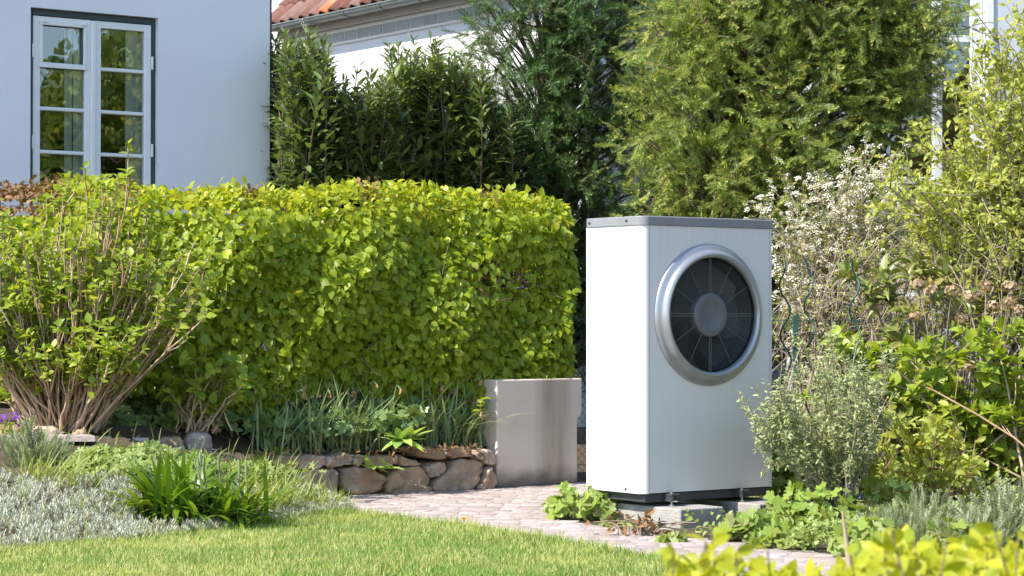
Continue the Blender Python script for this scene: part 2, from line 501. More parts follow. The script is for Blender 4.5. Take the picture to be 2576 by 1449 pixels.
# ------------------------------------------------------------------ dry stone wall: every stone a part
def chaikin(p, it=2):
    p = np.array(p, float)
    for _ in range(it):
        q = np.roll(p, -1, 0)
        p = np.stack([0.75 * p + 0.25 * q, 0.25 * p + 0.75 * q], 1).reshape(-1, 2)
    return p
def stone_mesh(outline3, nrm_dir, thick=0.2, bulge=0.055, seed=0):
    rs = np.random.RandomState(seed)
    o = np.asarray(outline3); n = len(o); c = o.mean(0)
    o = o + rs.randn(n, 3) * 0.004
    tilt = rs.randn(3) * 0.15
    lumps = [(0.011, 28, rs.randn(3), rs.rand() * 6), (0.007, 55, rs.randn(3), rs.rand() * 6), (0.006, 80, rs.randn(3), rs.rand() * 6), (0.004, 130, rs.randn(3), rs.rand() * 6)]
    rings = [(1.0, -thick), (1.0, -0.01), (0.985, bulge * 0.5), (0.94, bulge * 0.85), (0.84, bulge * 0.98), (0.7, bulge), (0.55, bulge), (0.4, bulge), (0.25, bulge), (0.1, bulge)]
    V = []
    for s, d in rings:
        q = c + (o - c) * s
        cn = sum(a_ * np.sin(q @ (f_ * nrm(k_)) + p_) for a_, f_, k_, p_ in lumps)
        dd = d + cn * (1 if d > 0 else 0) + ((q - c) @ tilt) * (0.35 if d > 0 else 0)
        V.append(q + nrm_dir[None] * dd[:, None])
    V = np.vstack(V + [(c + nrm_dir * bulge)[None]])
    T = []
    for r in range(len(rings) - 1):
        for k in range(n):
            a, b = r * n + k, r * n + (k + 1) % n
            T += [(a, b, b + n), (a, b + n, a + n)]
    e = len(V) - 1; r = len(rings) - 1
    for k in range(n): T.append((r * n + k, r * n + (k + 1) % n, e))
    return V, np.array(T)
def SY(xd): return 13.02 + (xd - 740) / 500.0 * 0.72
stones = [
 [(120,540),(305,530),(312,620),(270,672),(150,660)], [(308,548),(400,536),(510,535),(532,580),(520,625),(380,655),(303,642)],
 [(515,545),(680,520),(720,540),(717,600),(640,625),(535,637),(516,600)], [(722,530),(795,530),(800,600),(740,620),(720,590)],
 [(800,535),(1050,535),(1058,600),(930,640),(815,615)], [(1062,545),(1130,555),(1250,600),(1160,620),(1065,612)],
 [(1165,475),(1330,480),(1402,520),(1397,572),(1240,552),(1185,530)], [(1400,482),(1440,470),(1610,490),(1632,530),(1620,556),(1410,552),(1393,520)],
 [(1636,500),(1690,518),(1697,570),(1640,567)], [(1690,485),(1745,490),(1802,560),(1802,606),(1720,606),(1700,560)],
 [(285,655),(430,640),(580,635),(612,690),(622,868),(540,850),(290,800)], [(655,635),(760,618),(870,640),(952,690),(957,740),(900,832),(740,852),(650,790),(636,700)],
 [(957,745),(1000,680),(1100,622),(1242,608),(1302,740),(1327,842),(1100,848),(965,834)], [(1255,612),(1390,578),(1417,630),(1380,682),(1300,722),(1262,660)],
 [(1313,742),(1440,640),(1480,558),(1700,572),(1722,620),(1690,720),(1600,822),(1520,800),(1460,832),(1335,838)],
 [(1695,780),(1690,722),(1727,610),(1790,638),(1812,760),(1760,808)], [(1636,790),(1670,738),(1702,770),(1692,822)], [(616,650),(655,640),(652,840),(622,830)], [(905,840),(960,760),(968,840)],
]
sw = thing('dry_stone_wall', P(1000, 1246, SY(1000)), 'low dry stone wall of brown sandstone holding up the daffodil bed', 'wall')
sw.location.z = 0
for i, s in enumerate(stones):
    s2 = chaikin([(644 + x / 3.0, 966 + y / 3.0) for x, y in s], 1); s2 = np.stack([s2, (s2 + np.roll(s2, -1, 0)) / 2], 1).reshape(-1, 2)
    o3 = np.array([P(x, y, SY(x) + (0.06 if i in (17, 18) else 0)) for x, y in s2])
    V, T = stone_mesh(o3, EN, 0.22, 0.036 if i < 10 else 0.042, i)
    obj('stone', mesh_np('stone', V - np.array(sw.location), T), M_stone, sw)
# dirt heaped behind the stones so that joints stay dark
bk = [P(690, 1150, 13.12), P(1250, 1140, 13.95)]
V = [(bk[0][0], bk[0][1] + 0.06, 0), (bk[1][0], bk[1][1] + 0.06, 0), (bk[1][0], bk[1][1] + 0.06, 0.235), (bk[0][0], bk[0][1] + 0.06, 0.235)]
obj('soil_face', pydata('soil_face', [np.array(v) - np.array(sw.location) for v in V], [(0, 1, 2, 3)]), M_soil, sw)

# loose edging stones of the left bed
def edging(label, pts, Y, mat, thick=0.16, bulge=0.04, seed=1):
    s2 = chaikin(pts, 2)
    o3 = np.array([P(x, y, Y) for x, y in s2])
    V, T = stone_mesh(o3, np.array([0.2, -0.98, 0]), thick, bulge, seed)
    base = o3.mean(0); base[2] = o3[:, 2].min()
    obj('edging_stone', mesh_np('edging_stone', V - base, T), mat, None, None, label, 'stone', 'stones edging the hydrangea bed', tuple(base))
edging('long flat brown edging stone under the left hydrangea stems', [(76, 1078), (120, 1070), (160, 1082), (162, 1112), (78, 1112)], 12.28, M_stone, seed=31)
edging('small round brown edging stone right under the big hydrangea', [(184, 1088), (205, 1078), (224, 1094), (228, 1112), (186, 1112)], 12.3, M_stone, seed=32)
edging('upright pale grey block of stone behind the geranium mound', [(464, 1090), (500, 1086), (533, 1090), (538, 1140), (520, 1160), (468, 1150)], 12.62, M_greystone, seed=33)
edging('low flat edging stone left of the pale grey stone block', [(380, 1106), (420, 1098), (462, 1100), (464, 1125), (380, 1125)], 12.6, M_stone, seed=34)
edging('low dark edging stone right of the pale grey stone block', [(522, 1150), (560, 1144), (600, 1152), (612, 1180), (524, 1180)], 12.75, M_stone, seed=35)
edging('brown edging stone at the far left frame edge', [(-40, 1075), (10, 1066), (60, 1078), (62, 1110), (-40, 1110)], 12.3, M_stone, seed=36)
# stepping slab on the left
sv = [P(20, 1117, 12.1), P(240, 1119, 12.1), P(225, 1106, 12.28), P(40, 1104, 12.28)]
z = 0.405
V, Fc = prism([(q[0], q[1]) for q in sv], z - 0.03, z)
c = np.array([sv[0][0], sv[0][1], z - 0.03])
obj('stepping_slab', pydata('stepping_slab', np.array(V) - c, Fc), M_cobble, None, None, 'flat pinkish stone slab behind the lavender on the left', 'paving slab', None, tuple(c))

# ------------------------------------------------------------------ rendered concrete wall by the hedge
def mat_render():
    m, nt, N, L, b = new_mat('aged_render')
    tc = N.new('ShaderNodeTexCoord'); sp = N.new('ShaderNodeSeparateXYZ'); L.new(tc.outputs['Object'], sp.inputs[0])
    base = N.new('ShaderNodeMixRGB'); base.inputs['Color1'].default_value = rgba((0.78, 0.665, 0.565)); base.inputs['Color2'].default_value = rgba((0.65, 0.55, 0.465))
    no = N.new('ShaderNodeTexNoise'); no.inputs['Scale'].default_value = 7; no.inputs['Detail'].default_value = 8; L.new(tc.outputs['Object'], no.inputs['Vector']); L.new(no.outputs['Fac'], base.inputs['Fac'])
    # green brown run-off stain: a vertical streak about two thirds along
    st = N.new('ShaderNodeMapping'); st.inputs['Scale'].default_value = (9, 9, 1.2); L.new(tc.outputs['Object'], st.inputs['Vector'])
    n2 = N.new('ShaderNodeTexNoise'); n2.inputs['Scale'].default_value = 1.3; n2.inputs['Detail'].default_value = 6; L.new(st.outputs[0], n2.inputs['Vector'])
    gx = N.new('ShaderNodeMath'); gx.operation = 'SUBTRACT'; gx.inputs[1].default_value = 0.44; L.new(sp.outputs['X'], gx.inputs[0])
    ab = N.new('ShaderNodeMath'); ab.operation = 'ABSOLUTE'; L.new(gx.outputs[0], ab.inputs[0])
    mr = N.new('ShaderNodeMapRange'); mr.inputs['From Min'].default_value = 0.05; mr.inputs['From Max'].default_value = 0.16; mr.inputs['To Min'].default_value = 1.1; mr.inputs['To Max'].default_value = 0.0; L.new(ab.outputs[0], mr.inputs['Value'])
    ml = N.new('ShaderNodeMath'); ml.operation = 'MULTIPLY'; L.new(mr.outputs[0], ml.inputs[0]); L.new(n2.outputs['Fac'], ml.inputs[1])
    mx = N.new('ShaderNodeMixRGB'); mx.inputs['Color2'].default_value = rgba((0.24, 0.19, 0.10)); L.new(ml.outputs[0], mx.inputs['Fac']); L.new(base.outputs[0], mx.inputs['Color1'])
    # dark damp band at the foot with a ragged edge
    nz = N.new('ShaderNodeTexNoise'); nz.inputs['Scale'].default_value = 9; nz.inputs['Detail'].default_value = 8; L.new(tc.outputs['Object'], nz.inputs['Vector'])
    mz = N.new('ShaderNodeMath'); mz.operation = 'MULTIPLY_ADD'; mz.inputs[1].default_value = 0.14; L.new(nz.outputs['Fac'], mz.inputs[0])
    ng = N.new('ShaderNodeMath'); ng.operation = 'MULTIPLY'; ng.inputs[1].default_value = -1; L.new(sp.outputs['Z'], ng.inputs[0]); L.new(ng.outputs[0], mz.inputs[2])
    rz = N.new('ShaderNodeMapRange'); rz.inputs['From Min'].default_value = -0.06; rz.inputs['From Max'].default_value = 0.05; rz.inputs['To Max'].default_value = 0.8; L.new(mz.outputs[0], rz.inputs['Value'])
    m2 = N.new('ShaderNodeMixRGB'); m2.inputs['Color2'].default_value = rgba((0.13, 0.10, 0.085)); L.new(rz.outputs[0], m2.inputs['Fac']); L.new(mx.outputs[0], m2.inputs['Color1'])
    L.new(m2.outputs[0], b.inputs['Base Color']); b.inputs['Roughness'].default_value = 1.0; b.inputs['Specular IOR Level'].default_value = 0.1
    mp = N.new('ShaderNodeMapping'); mp.inputs['Scale'].default_value = (120, 120, 30); L.new(tc.outputs['Object'], mp.inputs['Vector'])
    nb = N.new('ShaderNodeTexNoise'); nb.inputs['Scale'].default_value = 1; L.new(mp.outputs[0], nb.inputs['Vector'])
    bp = N.new('ShaderNodeBump'); bp.inputs['Strength'].default_value = 0.35; bp.inputs['Distance'].default_value = 0.006; L.new(nb.outputs['Fac'], bp.inputs['Height']); L.new(bp.outputs[0], b.inputs['Normal'])
    return m
cw = thing('concrete_wall', (-0.093, 13.79, 0), 'short grey rendered concrete wall end under the right end of the hedge', 'wall', rotz=TH)
# the wall body as seen from the front has a notch cut out of its right edge
fr = [(0, 0), (0.625, 0), (0.625, 0.405), (0.662, 0.435), (0.662, 0.66), (0, 0.66)]
n = len(fr)
V = [(x, 0, z) for x, z in fr] + [(x, 0.34, z) for x, z in fr]
Fc = [tuple(range(n)), tuple(range(2 * n - 1, n - 1, -1))] + [((i + 1) % n, i, n + i, n + (i + 1) % n) for i in range(n)]
bm = bmesh.new(); me = pydata('wall_body', V, Fc); bm.from_mesh(me); bmesh.ops.bevel(bm, geom=bm.edges[:], offset=0.008, segments=2, profile=0.5, affect='EDGES')
obj('wall_body', bm, mat_render(), cw)
obj('wall_return', box(0.05, 0.70, 0.345, 1.2, 0, 0.655, 0.006), mat_solid('dark_render', (0.15, 0.14, 0.135), 0.9, var=0.3, scale=10, bump=0.3), cw)

# ------------------------------------------------------------------ houses
M_plaster = mat_solid('white_plaster', (0.89, 0.875, 0.92), 0.85, var=0.06, scale=1.1, bump=0.4, bscale=120)
M_whitepaint = mat_solid('white_window_paint', (0.86, 0.86, 0.85), 0.4, var=0.05, scale=12)
M_greenpaint = mat_solid('dark_green_paint', (0.035, 0.06, 0.06), 0.45, var=0.2, scale=10)
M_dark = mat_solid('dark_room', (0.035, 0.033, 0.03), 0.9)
M_curtain = mat_solid('curtain', (0.80, 0.80, 0.76), 0.9, var=0.12, scale=20)
M_rooftile = mat_solid('clay_tile', (0.22, 0.085, 0.055), 0.85, col2=(0.13, 0.065, 0.05), scale=9, bump=0.5, bscale=60, objrand=0.3)
M_brown = mat_solid('dark_brown_metal', (0.045, 0.03, 0.028), 0.5)
def mat_glass(name, tint=(0.9, 0.93, 0.92), refl=0.09, wave=0.3):
    m, nt, N, L, b = new_mat(name)
    gl = N.new('ShaderNodeBsdfGlossy'); gl.inputs['Roughness'].default_value = 0.02; gl.inputs['Color'].default_value = (0.9, 0.92, 0.95, 1)
    tr = N.new('ShaderNodeBsdfTransparent'); tr.inputs['Color'].default_value = rgba(tint)
    lw = N.new('ShaderNodeFresnel'); lw.inputs['IOR'].default_value = 1.5
    ad = N.new('ShaderNodeMath'); ad.operation = 'ADD'; ad.inputs[1].default_value = refl; L.new(lw.outputs[0], ad.inputs[0])
    tc = N.new('ShaderNodeTexCoord'); no = N.new('ShaderNodeTexNoise'); no.inputs['Scale'].default_value = 5; L.new(tc.outputs['Object'], no.inputs['Vector'])
    bp = N.new('ShaderNodeBump'); bp.inputs['Strength'].default_value = wave; bp.inputs['Distance'].default_value = 0.004; L.new(no.outputs['Fac'], bp.inputs['Height'])
    L.new(bp.outputs[0], gl.inputs['Normal'])
    ms = N.new('ShaderNodeMixShader'); L.new(ad.outputs[0], ms.inputs['Fac']); L.new(tr.outputs[0], ms.inputs[1]); L.new(gl.outputs[0], ms.inputs[2])
    L.new(ms.outputs[0], N['Material Output'].inputs['Surface'])
    return m
M_glass = mat_glass('window_glass')

def frame_local(origin, rotz):
    return Matrix.Translation(Vector(origin)) @ Matrix.Rotation(rotz, 4, 'Z')
def wall_with_hole(x0, x1, z0, z1, hx0, hx1, hz0, hz1, depth):
    xs = [x0, hx0, hx1, x1]; zs = [z0, hz0, hz1, z1]
    V = [(x, 0, z) for z in zs for x in xs]; Fc = []
    for i in range(3):
        for k in range(3):
            if i == 1 and k == 1: continue
            a = i * 4 + k; Fc.append((a, a + 1, a + 5, a + 4))
    q = [(hx0, hz0), (hx1, hz0), (hx1, hz1), (hx0, hz1)]
    b = len(V); V += [(x, 0, z) for x, z in q] + [(x, depth, z) for x, z in q]
    for k in range(4):
        Fc.append((b + (k + 1) % 4, b + k, b + 4 + k, b + 4 + (k + 1) % 4))
    return V, Fc

# white house on the left
hc = np.array([(678 - 1288) / F * 18.0, 18.0, 0])
h1 = thing('white_house', hc, 'white plastered house with a tall white casement window behind the hedge', 'house', rotz=TH)
WX0, WX1, WZ0, WZ1 = -2.054, -0.993, 1.5, 3.37
V, Fc = wall_with_hole(-9, 0, 0, 3.70, WX0, WX1, WZ0, WZ1, 0.10)
obj('front_wall', pydata('front_wall', V, Fc), M_plaster, h1)
gy, rz_ = 6.6, 6.7
gv = [(0, 0, 0), (0, gy, 0), (0, gy, 3.70), (0, gy / 2, rz_), (0, 0, 3.70)]
obj('gable_wall', pydata('gable_wall', gv, [(0, 1, 2, 3, 4)]), M_plaster, h1)
obj('gable_wall', pydata('gable_wall', [(x - 9, y, z) for x, y, z in gv], [(4, 3, 2, 1, 0)]), M_plaster, h1)
obj('rear_wall', box(-9, -0.003, gy, gy + 0.1, 0, 3.70), M_plaster, h1)
for s in (0, 1):
    ya, yb = (-0.02, gy / 2) if s == 0 else (gy + 0.12, gy / 2)
    za = 3.70 - 0.02 * (rz_ - 3.70) / (gy / 2)
    V = [(-9.2, ya, za + 0.02), (0.02, ya, za + 0.02), (0.02, yb, rz_ + 0.02), (-9.2, yb, rz_ + 0.02)]
    V += [(x, y, z + 0.06) for x, y, z in V]
    Fc = [(0, 1, 2, 3), (7, 6, 5, 4), (0, 4, 5, 1), (1, 5, 6, 2), (2, 6, 7, 3), (3, 7, 4, 0)]
    obj('roof', pydata('roof', V, Fc), M_rooftile, h1)
# rain pipe on the corner
a = Acc(); a.tube([(0.022, 0.05, 0), (0.022, 0.05, 3.65)], 0.021, 12)
obj('rain_pipe', a.mesh('rain_pipe'), M_brown, h1)
for zc in (1.9, 3.6):
    a = Acc(); a.tube([(0.022, 0.05, zc), (0.022, 0.05, zc + 0.03)], 0.026, 12)
    obj('pipe_clip', a.mesh('pipe_clip'), M_brown, h1)
# window: outer frame, two sashes, vent sash, panes, hinges
wy = 0.045
win = obj('window', box(WX0 + 0.001, WX0 + 0.036, wy, wy + 0.05, WZ0, WZ1 - 0.001, 0.003), M_greenpaint, h1, label='tall white casement window set in a dark green frame')
def wpart(name, bm, mat, par=win): return obj(name, bm, mat, par)
wpart('outer_frame', box(WX1 - 0.036, WX1 - 0.001, wy, wy + 0.05, WZ0, WZ1 - 0.001, 0.003), M_greenpaint)
wpart('outer_frame', box(WX0 + 0.037, WX1 - 0.037, wy + 0.001, wy + 0.05, WZ1 - 0.05, WZ1 - 0.001, 0.003), M_greenpaint)
def sash(x0, x1, vent):
    z1 = WZ1 - 0.055; z0 = WZ0; st = 0.058
    ys = wy - 0.004
    wpart('stile', box(x0, x0 + st, ys, ys + 0.045, z0, z1, 0.005), M_whitepaint)
    wpart('stile', box(x1 - st, x1, ys, ys + 0.045, z0, z1, 0.005), M_whitepaint)
    wpart('rail', box(x0 + st, x1 - st, ys + 0.001, ys + 0.045, z1 - 0.055, z1 - 0.001, 0.004), M_whitepaint)
    pitch = 0.327; zt = z1 - 0.055
    px0, px1 = x0 + st, x1 - st
    for r in range(6):
        za = zt - r * pitch; zb = za - (pitch - 0.028)
        if zb < z0 - 0.2: break
        wpart('pane', box(px0, px1, ys + 0.028, ys + 0.031, zb, za), M_glass)
        wpart('muntin', box(px0, px1, ys + 0.004, ys + 0.042, zb - 0.028, zb, 0.006), M_whitepaint)
        if vent and r == 0:
            f = 0.032
            for (a0, a1, b0, b1) in ((px0 - 0.012, px1 + 0.012, za - 0.012, za + 0.022), (px0 - 0.012, px1 + 0.012, zb - 0.034, zb + 0.006)):
                wpart('vent_rail', box(a0, a1, ys - 0.014, ys - 0.001, b0, b1, 0.004), M_whitepaint)
            for (a0, a1) in ((px0 - 0.012, px0 + 0.016), (px1 - 0.016, px1 + 0.012)):
                wpart('vent_stile', box(a0, a1, ys - 0.013, ys - 0.001, zb + 0.006, za - 0.012, 0.004), M_whitepaint)
            for xx in (px0 + 0.01, px1 - 0.03):
                wpart('vent_hinge', box(xx, xx + 0.035, ys - 0.028, ys - 0.014, za + 0.004, za + 0.02, 0.004), M_whitepaint)
sash(WX0 + 0.04, -1.535, True)
sash(-1.515, WX1 - 0.04, False)
wpart('cover_strip', box(-1.545, -1.505, wy - 0.02, wy - 0.005, WZ0, WZ1 - 0.06, 0.006), M_whitepaint)
for xx, zl in ((WX0 + 0.026, (3.05, 2.36)), (WX1 - 0.044, (3.02, 2.34))):
    for z in zl:
        a = Acc(); a.tube([(xx + 0.009, wy - 0.012, z - 0.05), (xx + 0.009, wy - 0.012, z + 0.05)], 0.009, 8)
        wpart('hinge', a.mesh('hinge'), M_whitepaint)
wpart('sill', box(WX0 + 0.002, WX1 - 0.002, 0.0, 0.09, WZ0 - 0.05, WZ0 - 0.002, 0.006), M_whitepaint)
# inner casement with its frame and curtains, then the dark room
for (x0, x1) in ((-1.725, -1.665), (-1.652, -1.55), (-1.215, -1.145), (-1.14, -1.075)):
    cm = []; ns = 16
    V = []
    for i in range(ns + 1):
        x = x0 + (x1 - x0) * i / ns
        y = 0.12 + 0.008 * math.sin(i * 2.3)
        V += [(x, y, WZ0), (x, y, WZ1)]
    obj('curtain', pydata('curtain', V, [(2 * i, 2 * i + 2, 2 * i + 3, 2 * i + 1) for i in range(ns)], True), M_curtain, win)
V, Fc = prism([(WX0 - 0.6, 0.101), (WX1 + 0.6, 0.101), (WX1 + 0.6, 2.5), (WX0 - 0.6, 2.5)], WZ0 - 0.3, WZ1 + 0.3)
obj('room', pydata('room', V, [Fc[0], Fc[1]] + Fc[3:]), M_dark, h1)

# neighbour's house with the clay tile roof: its eaves wall runs away to the left
h2o = np.array([(1000 - 1288) / F * 24.0, 24.0, 0])
h2 = thing('tiled_house', h2o, "white brick house with red clay tile roof and grey gutter", 'house', rotz=TH)
# local: x = out of the wall's back (+E1, into the house), y = along the wall (away, to the left); the wall face is x = 0 facing -x
M_whitebrick = mat_solid('white_painted_brick', (0.78, 0.78, 0.77), 0.8, var=0.05, scale=3, bump=0.15, bscale=30)
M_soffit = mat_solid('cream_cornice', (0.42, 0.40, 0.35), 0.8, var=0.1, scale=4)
M_mortar = mat_solid('pale_mortar', (0.80, 0.78, 0.72), 0.9)
M_zinc = mat_solid('zinc_gutter', (0.19, 0.22, 0.21), 0.5, var=0.2, scale=6, metal=0.3)
YA, YB = -3.2, 2.35
CZ = 4.25
obj('eaves_wall', box(0, 0.3, YA, YB, 0, CZ - 0.17), M_whitebrick, h2)
obj('gable_wall', pydata('gable_wall', [(0.01, YB, 0), (8, YB, 0), (8, YB, CZ), (4, YB, CZ + 4), (0.01, YB, CZ)], [(0, 1, 2, 3, 4)]), M_whitebrick, h2)
# cornice row of bricks, each brick one part, pale mortar between
obj('mortar_bed', box(-0.028, 0.25, YA, YB - 0.002, CZ - 0.17, CZ + 0.002), M_mortar, h2)
yy = YB - 0.26
me_b = None
while yy > -5.2:
    bo = box(-0.036, 0.1, 0.008, 0.252, 0.012, 0.118, 0.004) if me_b is None else None
    if me_b is None:
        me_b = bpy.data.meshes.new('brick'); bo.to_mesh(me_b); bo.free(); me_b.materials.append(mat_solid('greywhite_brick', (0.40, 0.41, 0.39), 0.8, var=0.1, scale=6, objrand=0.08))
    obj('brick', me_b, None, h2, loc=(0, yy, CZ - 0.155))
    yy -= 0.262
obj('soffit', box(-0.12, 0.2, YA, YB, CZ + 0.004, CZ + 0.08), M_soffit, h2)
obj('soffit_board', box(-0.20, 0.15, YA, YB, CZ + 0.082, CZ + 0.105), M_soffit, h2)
# half round gutter with brackets
V = []; Fc = []
ng_ = 12
for yv in (YA, YB + 0.15):
    for i in range(ng_ + 1):
        an = math.pi * i / ng_
        V.append((-0.28 - 0.06 * math.cos(an), yv, CZ + 0.115 - 0.06 * math.sin(an)))
for i in range(ng_): Fc.append((i, i + 1, ng_ + 2 + i, ng_ + 1 + i))
V += [(v[0], v[1], v[2]) for v in V[:0]]
gut = obj('gutter', pydata('gutter', V, Fc, True), M_zinc, h2)
a = Acc(); a.tube([(-0.34, YA, CZ + 0.117), (-0.34, YB + 0.15, CZ + 0.117)], 0.010, 8)
obj('gutter_bead', a.mesh('gutter_bead'), M_zinc, gut)
yy = YB - 0.35
while yy > -4.5:
    pts = [(-0.28 - 0.064 * math.cos(math.pi * i / 10), yy, CZ + 0.115 - 0.064 * math.sin(math.pi * i / 10)) for i in range(11)]
    a = Acc(); a.tube(pts, 0.008, 4)
    obj('gutter_bracket', a.mesh('gutter_bracket'), M_zinc, gut)
    yy -= 0.72
# roof tiles: pantiles in rows, those in view as single parts
ROOF_A = math.radians(44)
tw, tl = 0.215, 0.34
def tpl_tile():
    V = []; T = []
    m = 6
    for r in (0, 1):
        for i in range(m + 1):
            t = i / m
            h = 0.035 * math.sin(math.pi * min(1, t / 0.55)) if t < 0.55 else -0.012 * math.sin(math.pi * (t - 0.55) / 0.45)
            V.append((t * tw * 1.04, r * tl * 1.12, h + (0.0 if r else 0.022)))
    for i in range(m): T += [(i, i + 1, m + 2 + i), (i, m + 2 + i, m + 1 + i)]
    b = len(V)
    for i in range(m + 1): V.append((V[i][0], V[i][1], V[i][2] - 0.024))
    for i in range(m): T += [(b + i, b + i + 1, i + 1), (b + i, i + 1, i)]
    return np.array(V), np.array(T)
tP, tM = [], []
rd = np.array([math.cos(ROOF_A), 0, math.sin(ROOF_A)]); rn = np.array([-math.sin(ROOF_A), 0, math.cos(ROOF_A)])
ncol = int((YB + 0.12 - YA) / tw)
for r in range(16):
    for c in range(ncol):
        p = np.array([-0.27, YB + 0.12 - c * tw, CZ + 0.145]) + rd * (tl * r) + 0.003 * R.randn(3)
        x = np.array([0, -1.0, 0]); 
        tP.append(p); tM.append(np.stack([x, rd + 0.01 * R.randn(3), rn], -1))
obj('roof_deck', pydata('roof_deck', [(-0.27, YA, CZ + 0.115), (-0.27, YB + 0.05, CZ + 0.115), (4.1, YB + 0.05, CZ + 0.115 + 4.37 * math.tan(ROOF_A)), (4.1, YA, CZ + 0.115 + 4.37 * math.tan(ROOF_A))], [(0, 1, 2, 3)]), M_rooftile, h2)
tP = np.array(tP); tM = np.array(tM)
# nearest to the view: the first five rows beyond the gutter
seen = np.array([(p[2] < CZ + 1.4) and (p[1] > -1.6) for p in tP])
T_tile = tpl_tile()
me_t = mesh_np('roof_tile', T_tile[0], T_tile[1], np.zeros(len(T_tile[0])), True); me_t.materials.append(M_rooftile)
me_o = mesh_np('roof_tile', T_tile[0], T_tile[1], np.zeros(len(T_tile[0])), True); me_o.materials.append(mat_solid('new_clay_tile', (0.52, 0.16, 0.05), 0.6, var=0.2, scale=9))
for i in np.nonzero(seen)[0]:
    r, c = divmod(i, ncol)
    o = bpy.data.objects.new('roof_tile', me_o if (c in (6,) and r < 3) else me_t)
    m = Matrix.Identity(4)
    for q in range(3):
        for s in range(3): m[q][s] = float(tM[i, q, s])
        m[q][3] = float(tP[i, q])
    o.matrix_basis = m; o.parent = h2; COL.objects.link(o)
idx = np.nonzero(~seen)[0]
W = np.einsum('nij,kj->nki', tM[idx], T_tile[0]) + tP[idx][:, None, :]
Tt = (T_tile[1][None] + (np.arange(len(idx)) * len(T_tile[0]))[:, None, None]).reshape(-1, 3)
obj('roof_tiles', mesh_np('roof_tiles', W.reshape(-1, 3), Tt, np.repeat(R.rand(len(idx)), len(T_tile[0]))), M_rooftile, h2, 'stuff')

# far white house just visible past the white house's corner
o3 = P(700, 800, 33); o3[2] = 0
h3 = thing('far_white_house', o3, 'sunlit white brick house far behind, left of the tiled roof', 'house', rotz=TH)
obj('eaves_wall', box(0, 6, -6, 3, 0, 7.5), M_whitebrick, h3)
obj('chimney', box(1.0, 1.6, -1.0, -0.4, 7.5, 8.6, 0.01), M_rooftile, h3)
obj('roof', box(-0.3, 6.3, -6.3, 3.3, 7.502, 7.7, 0.01), M_rooftile, h3)

# house on the right, seen past the yew
o4 = P(2400, 800, 22.0); o4[2] = 0
h4 = thing('pale_house', o4, 'pale house with a tall white framed window behind the yew and the light green shrub', 'house', rotz=math.radians(12))
M_pale = mat_solid('pale_wall', (0.62, 0.64, 0.68), 0.85, var=0.05, scale=2, bump=0.1)
S4 = 22.0 / F
V, Fc = wall_with_hole(-1.35, 4.0, 0, 5.5, -0.72, 0.33, 1.25, 4.9, 0.12)
obj('front_wall', pydata('front_wall', V, Fc), M_pale, h4)
obj('side_wall', box(-1.35, -1.25, 0.003, 6, 0, 5.5), M_pale, h4)
obj('roof', box(-1.8, 4.5, -0.4, 6.4, 5.502, 5.75, 0.02), M_rooftile, h4)
M_amber = mat_solid('amber_reflection', (0.55, 0.28, 0.03), 0.8, col2=(0.16, 0.09, 0.02), scale=3.5)  # golden tree reflection in the panes, painted as an amber noise colour
w4 = obj('window', box(-0.20, -0.10, 0.03, 0.11, 1.25, 4.9, 0.01), M_whitepaint, h4)
for (a0, a1) in ((-0.72, -0.64), (0.20, 0.33)):
    obj('stile', box(a0, a1, 0.04, 0.10, 1.25, 4.9, 0.01), M_whitepaint, w4)
for z in (1.25, 2.35, 3.75, 4.8):
    for (a0, a1) in ((-0.64, -0.20), (-0.10, 0.20)):
        obj('rail', box(a0, a1, 0.045, 0.095, z, z + 0.07, 0.008), M_whitepaint, w4)
for (a0, a1) in ((-0.64, -0.20), (-0.10, 0.20)):
    obj('pane', box(a0, a1, 0.068, 0.072, 1.32, 4.8), M_glass, w4)
obj('reflection_board', box(-0.7, 0.3, 0.16, 0.17, 1.2, 4.9), M_amber, w4)  # added board behind the panes, carries the painted reflection
obj('trim', box(0.345, 0.42, -0.02, 0.0, 1.1, 5.0, 0.005), M_whitepaint, h4)
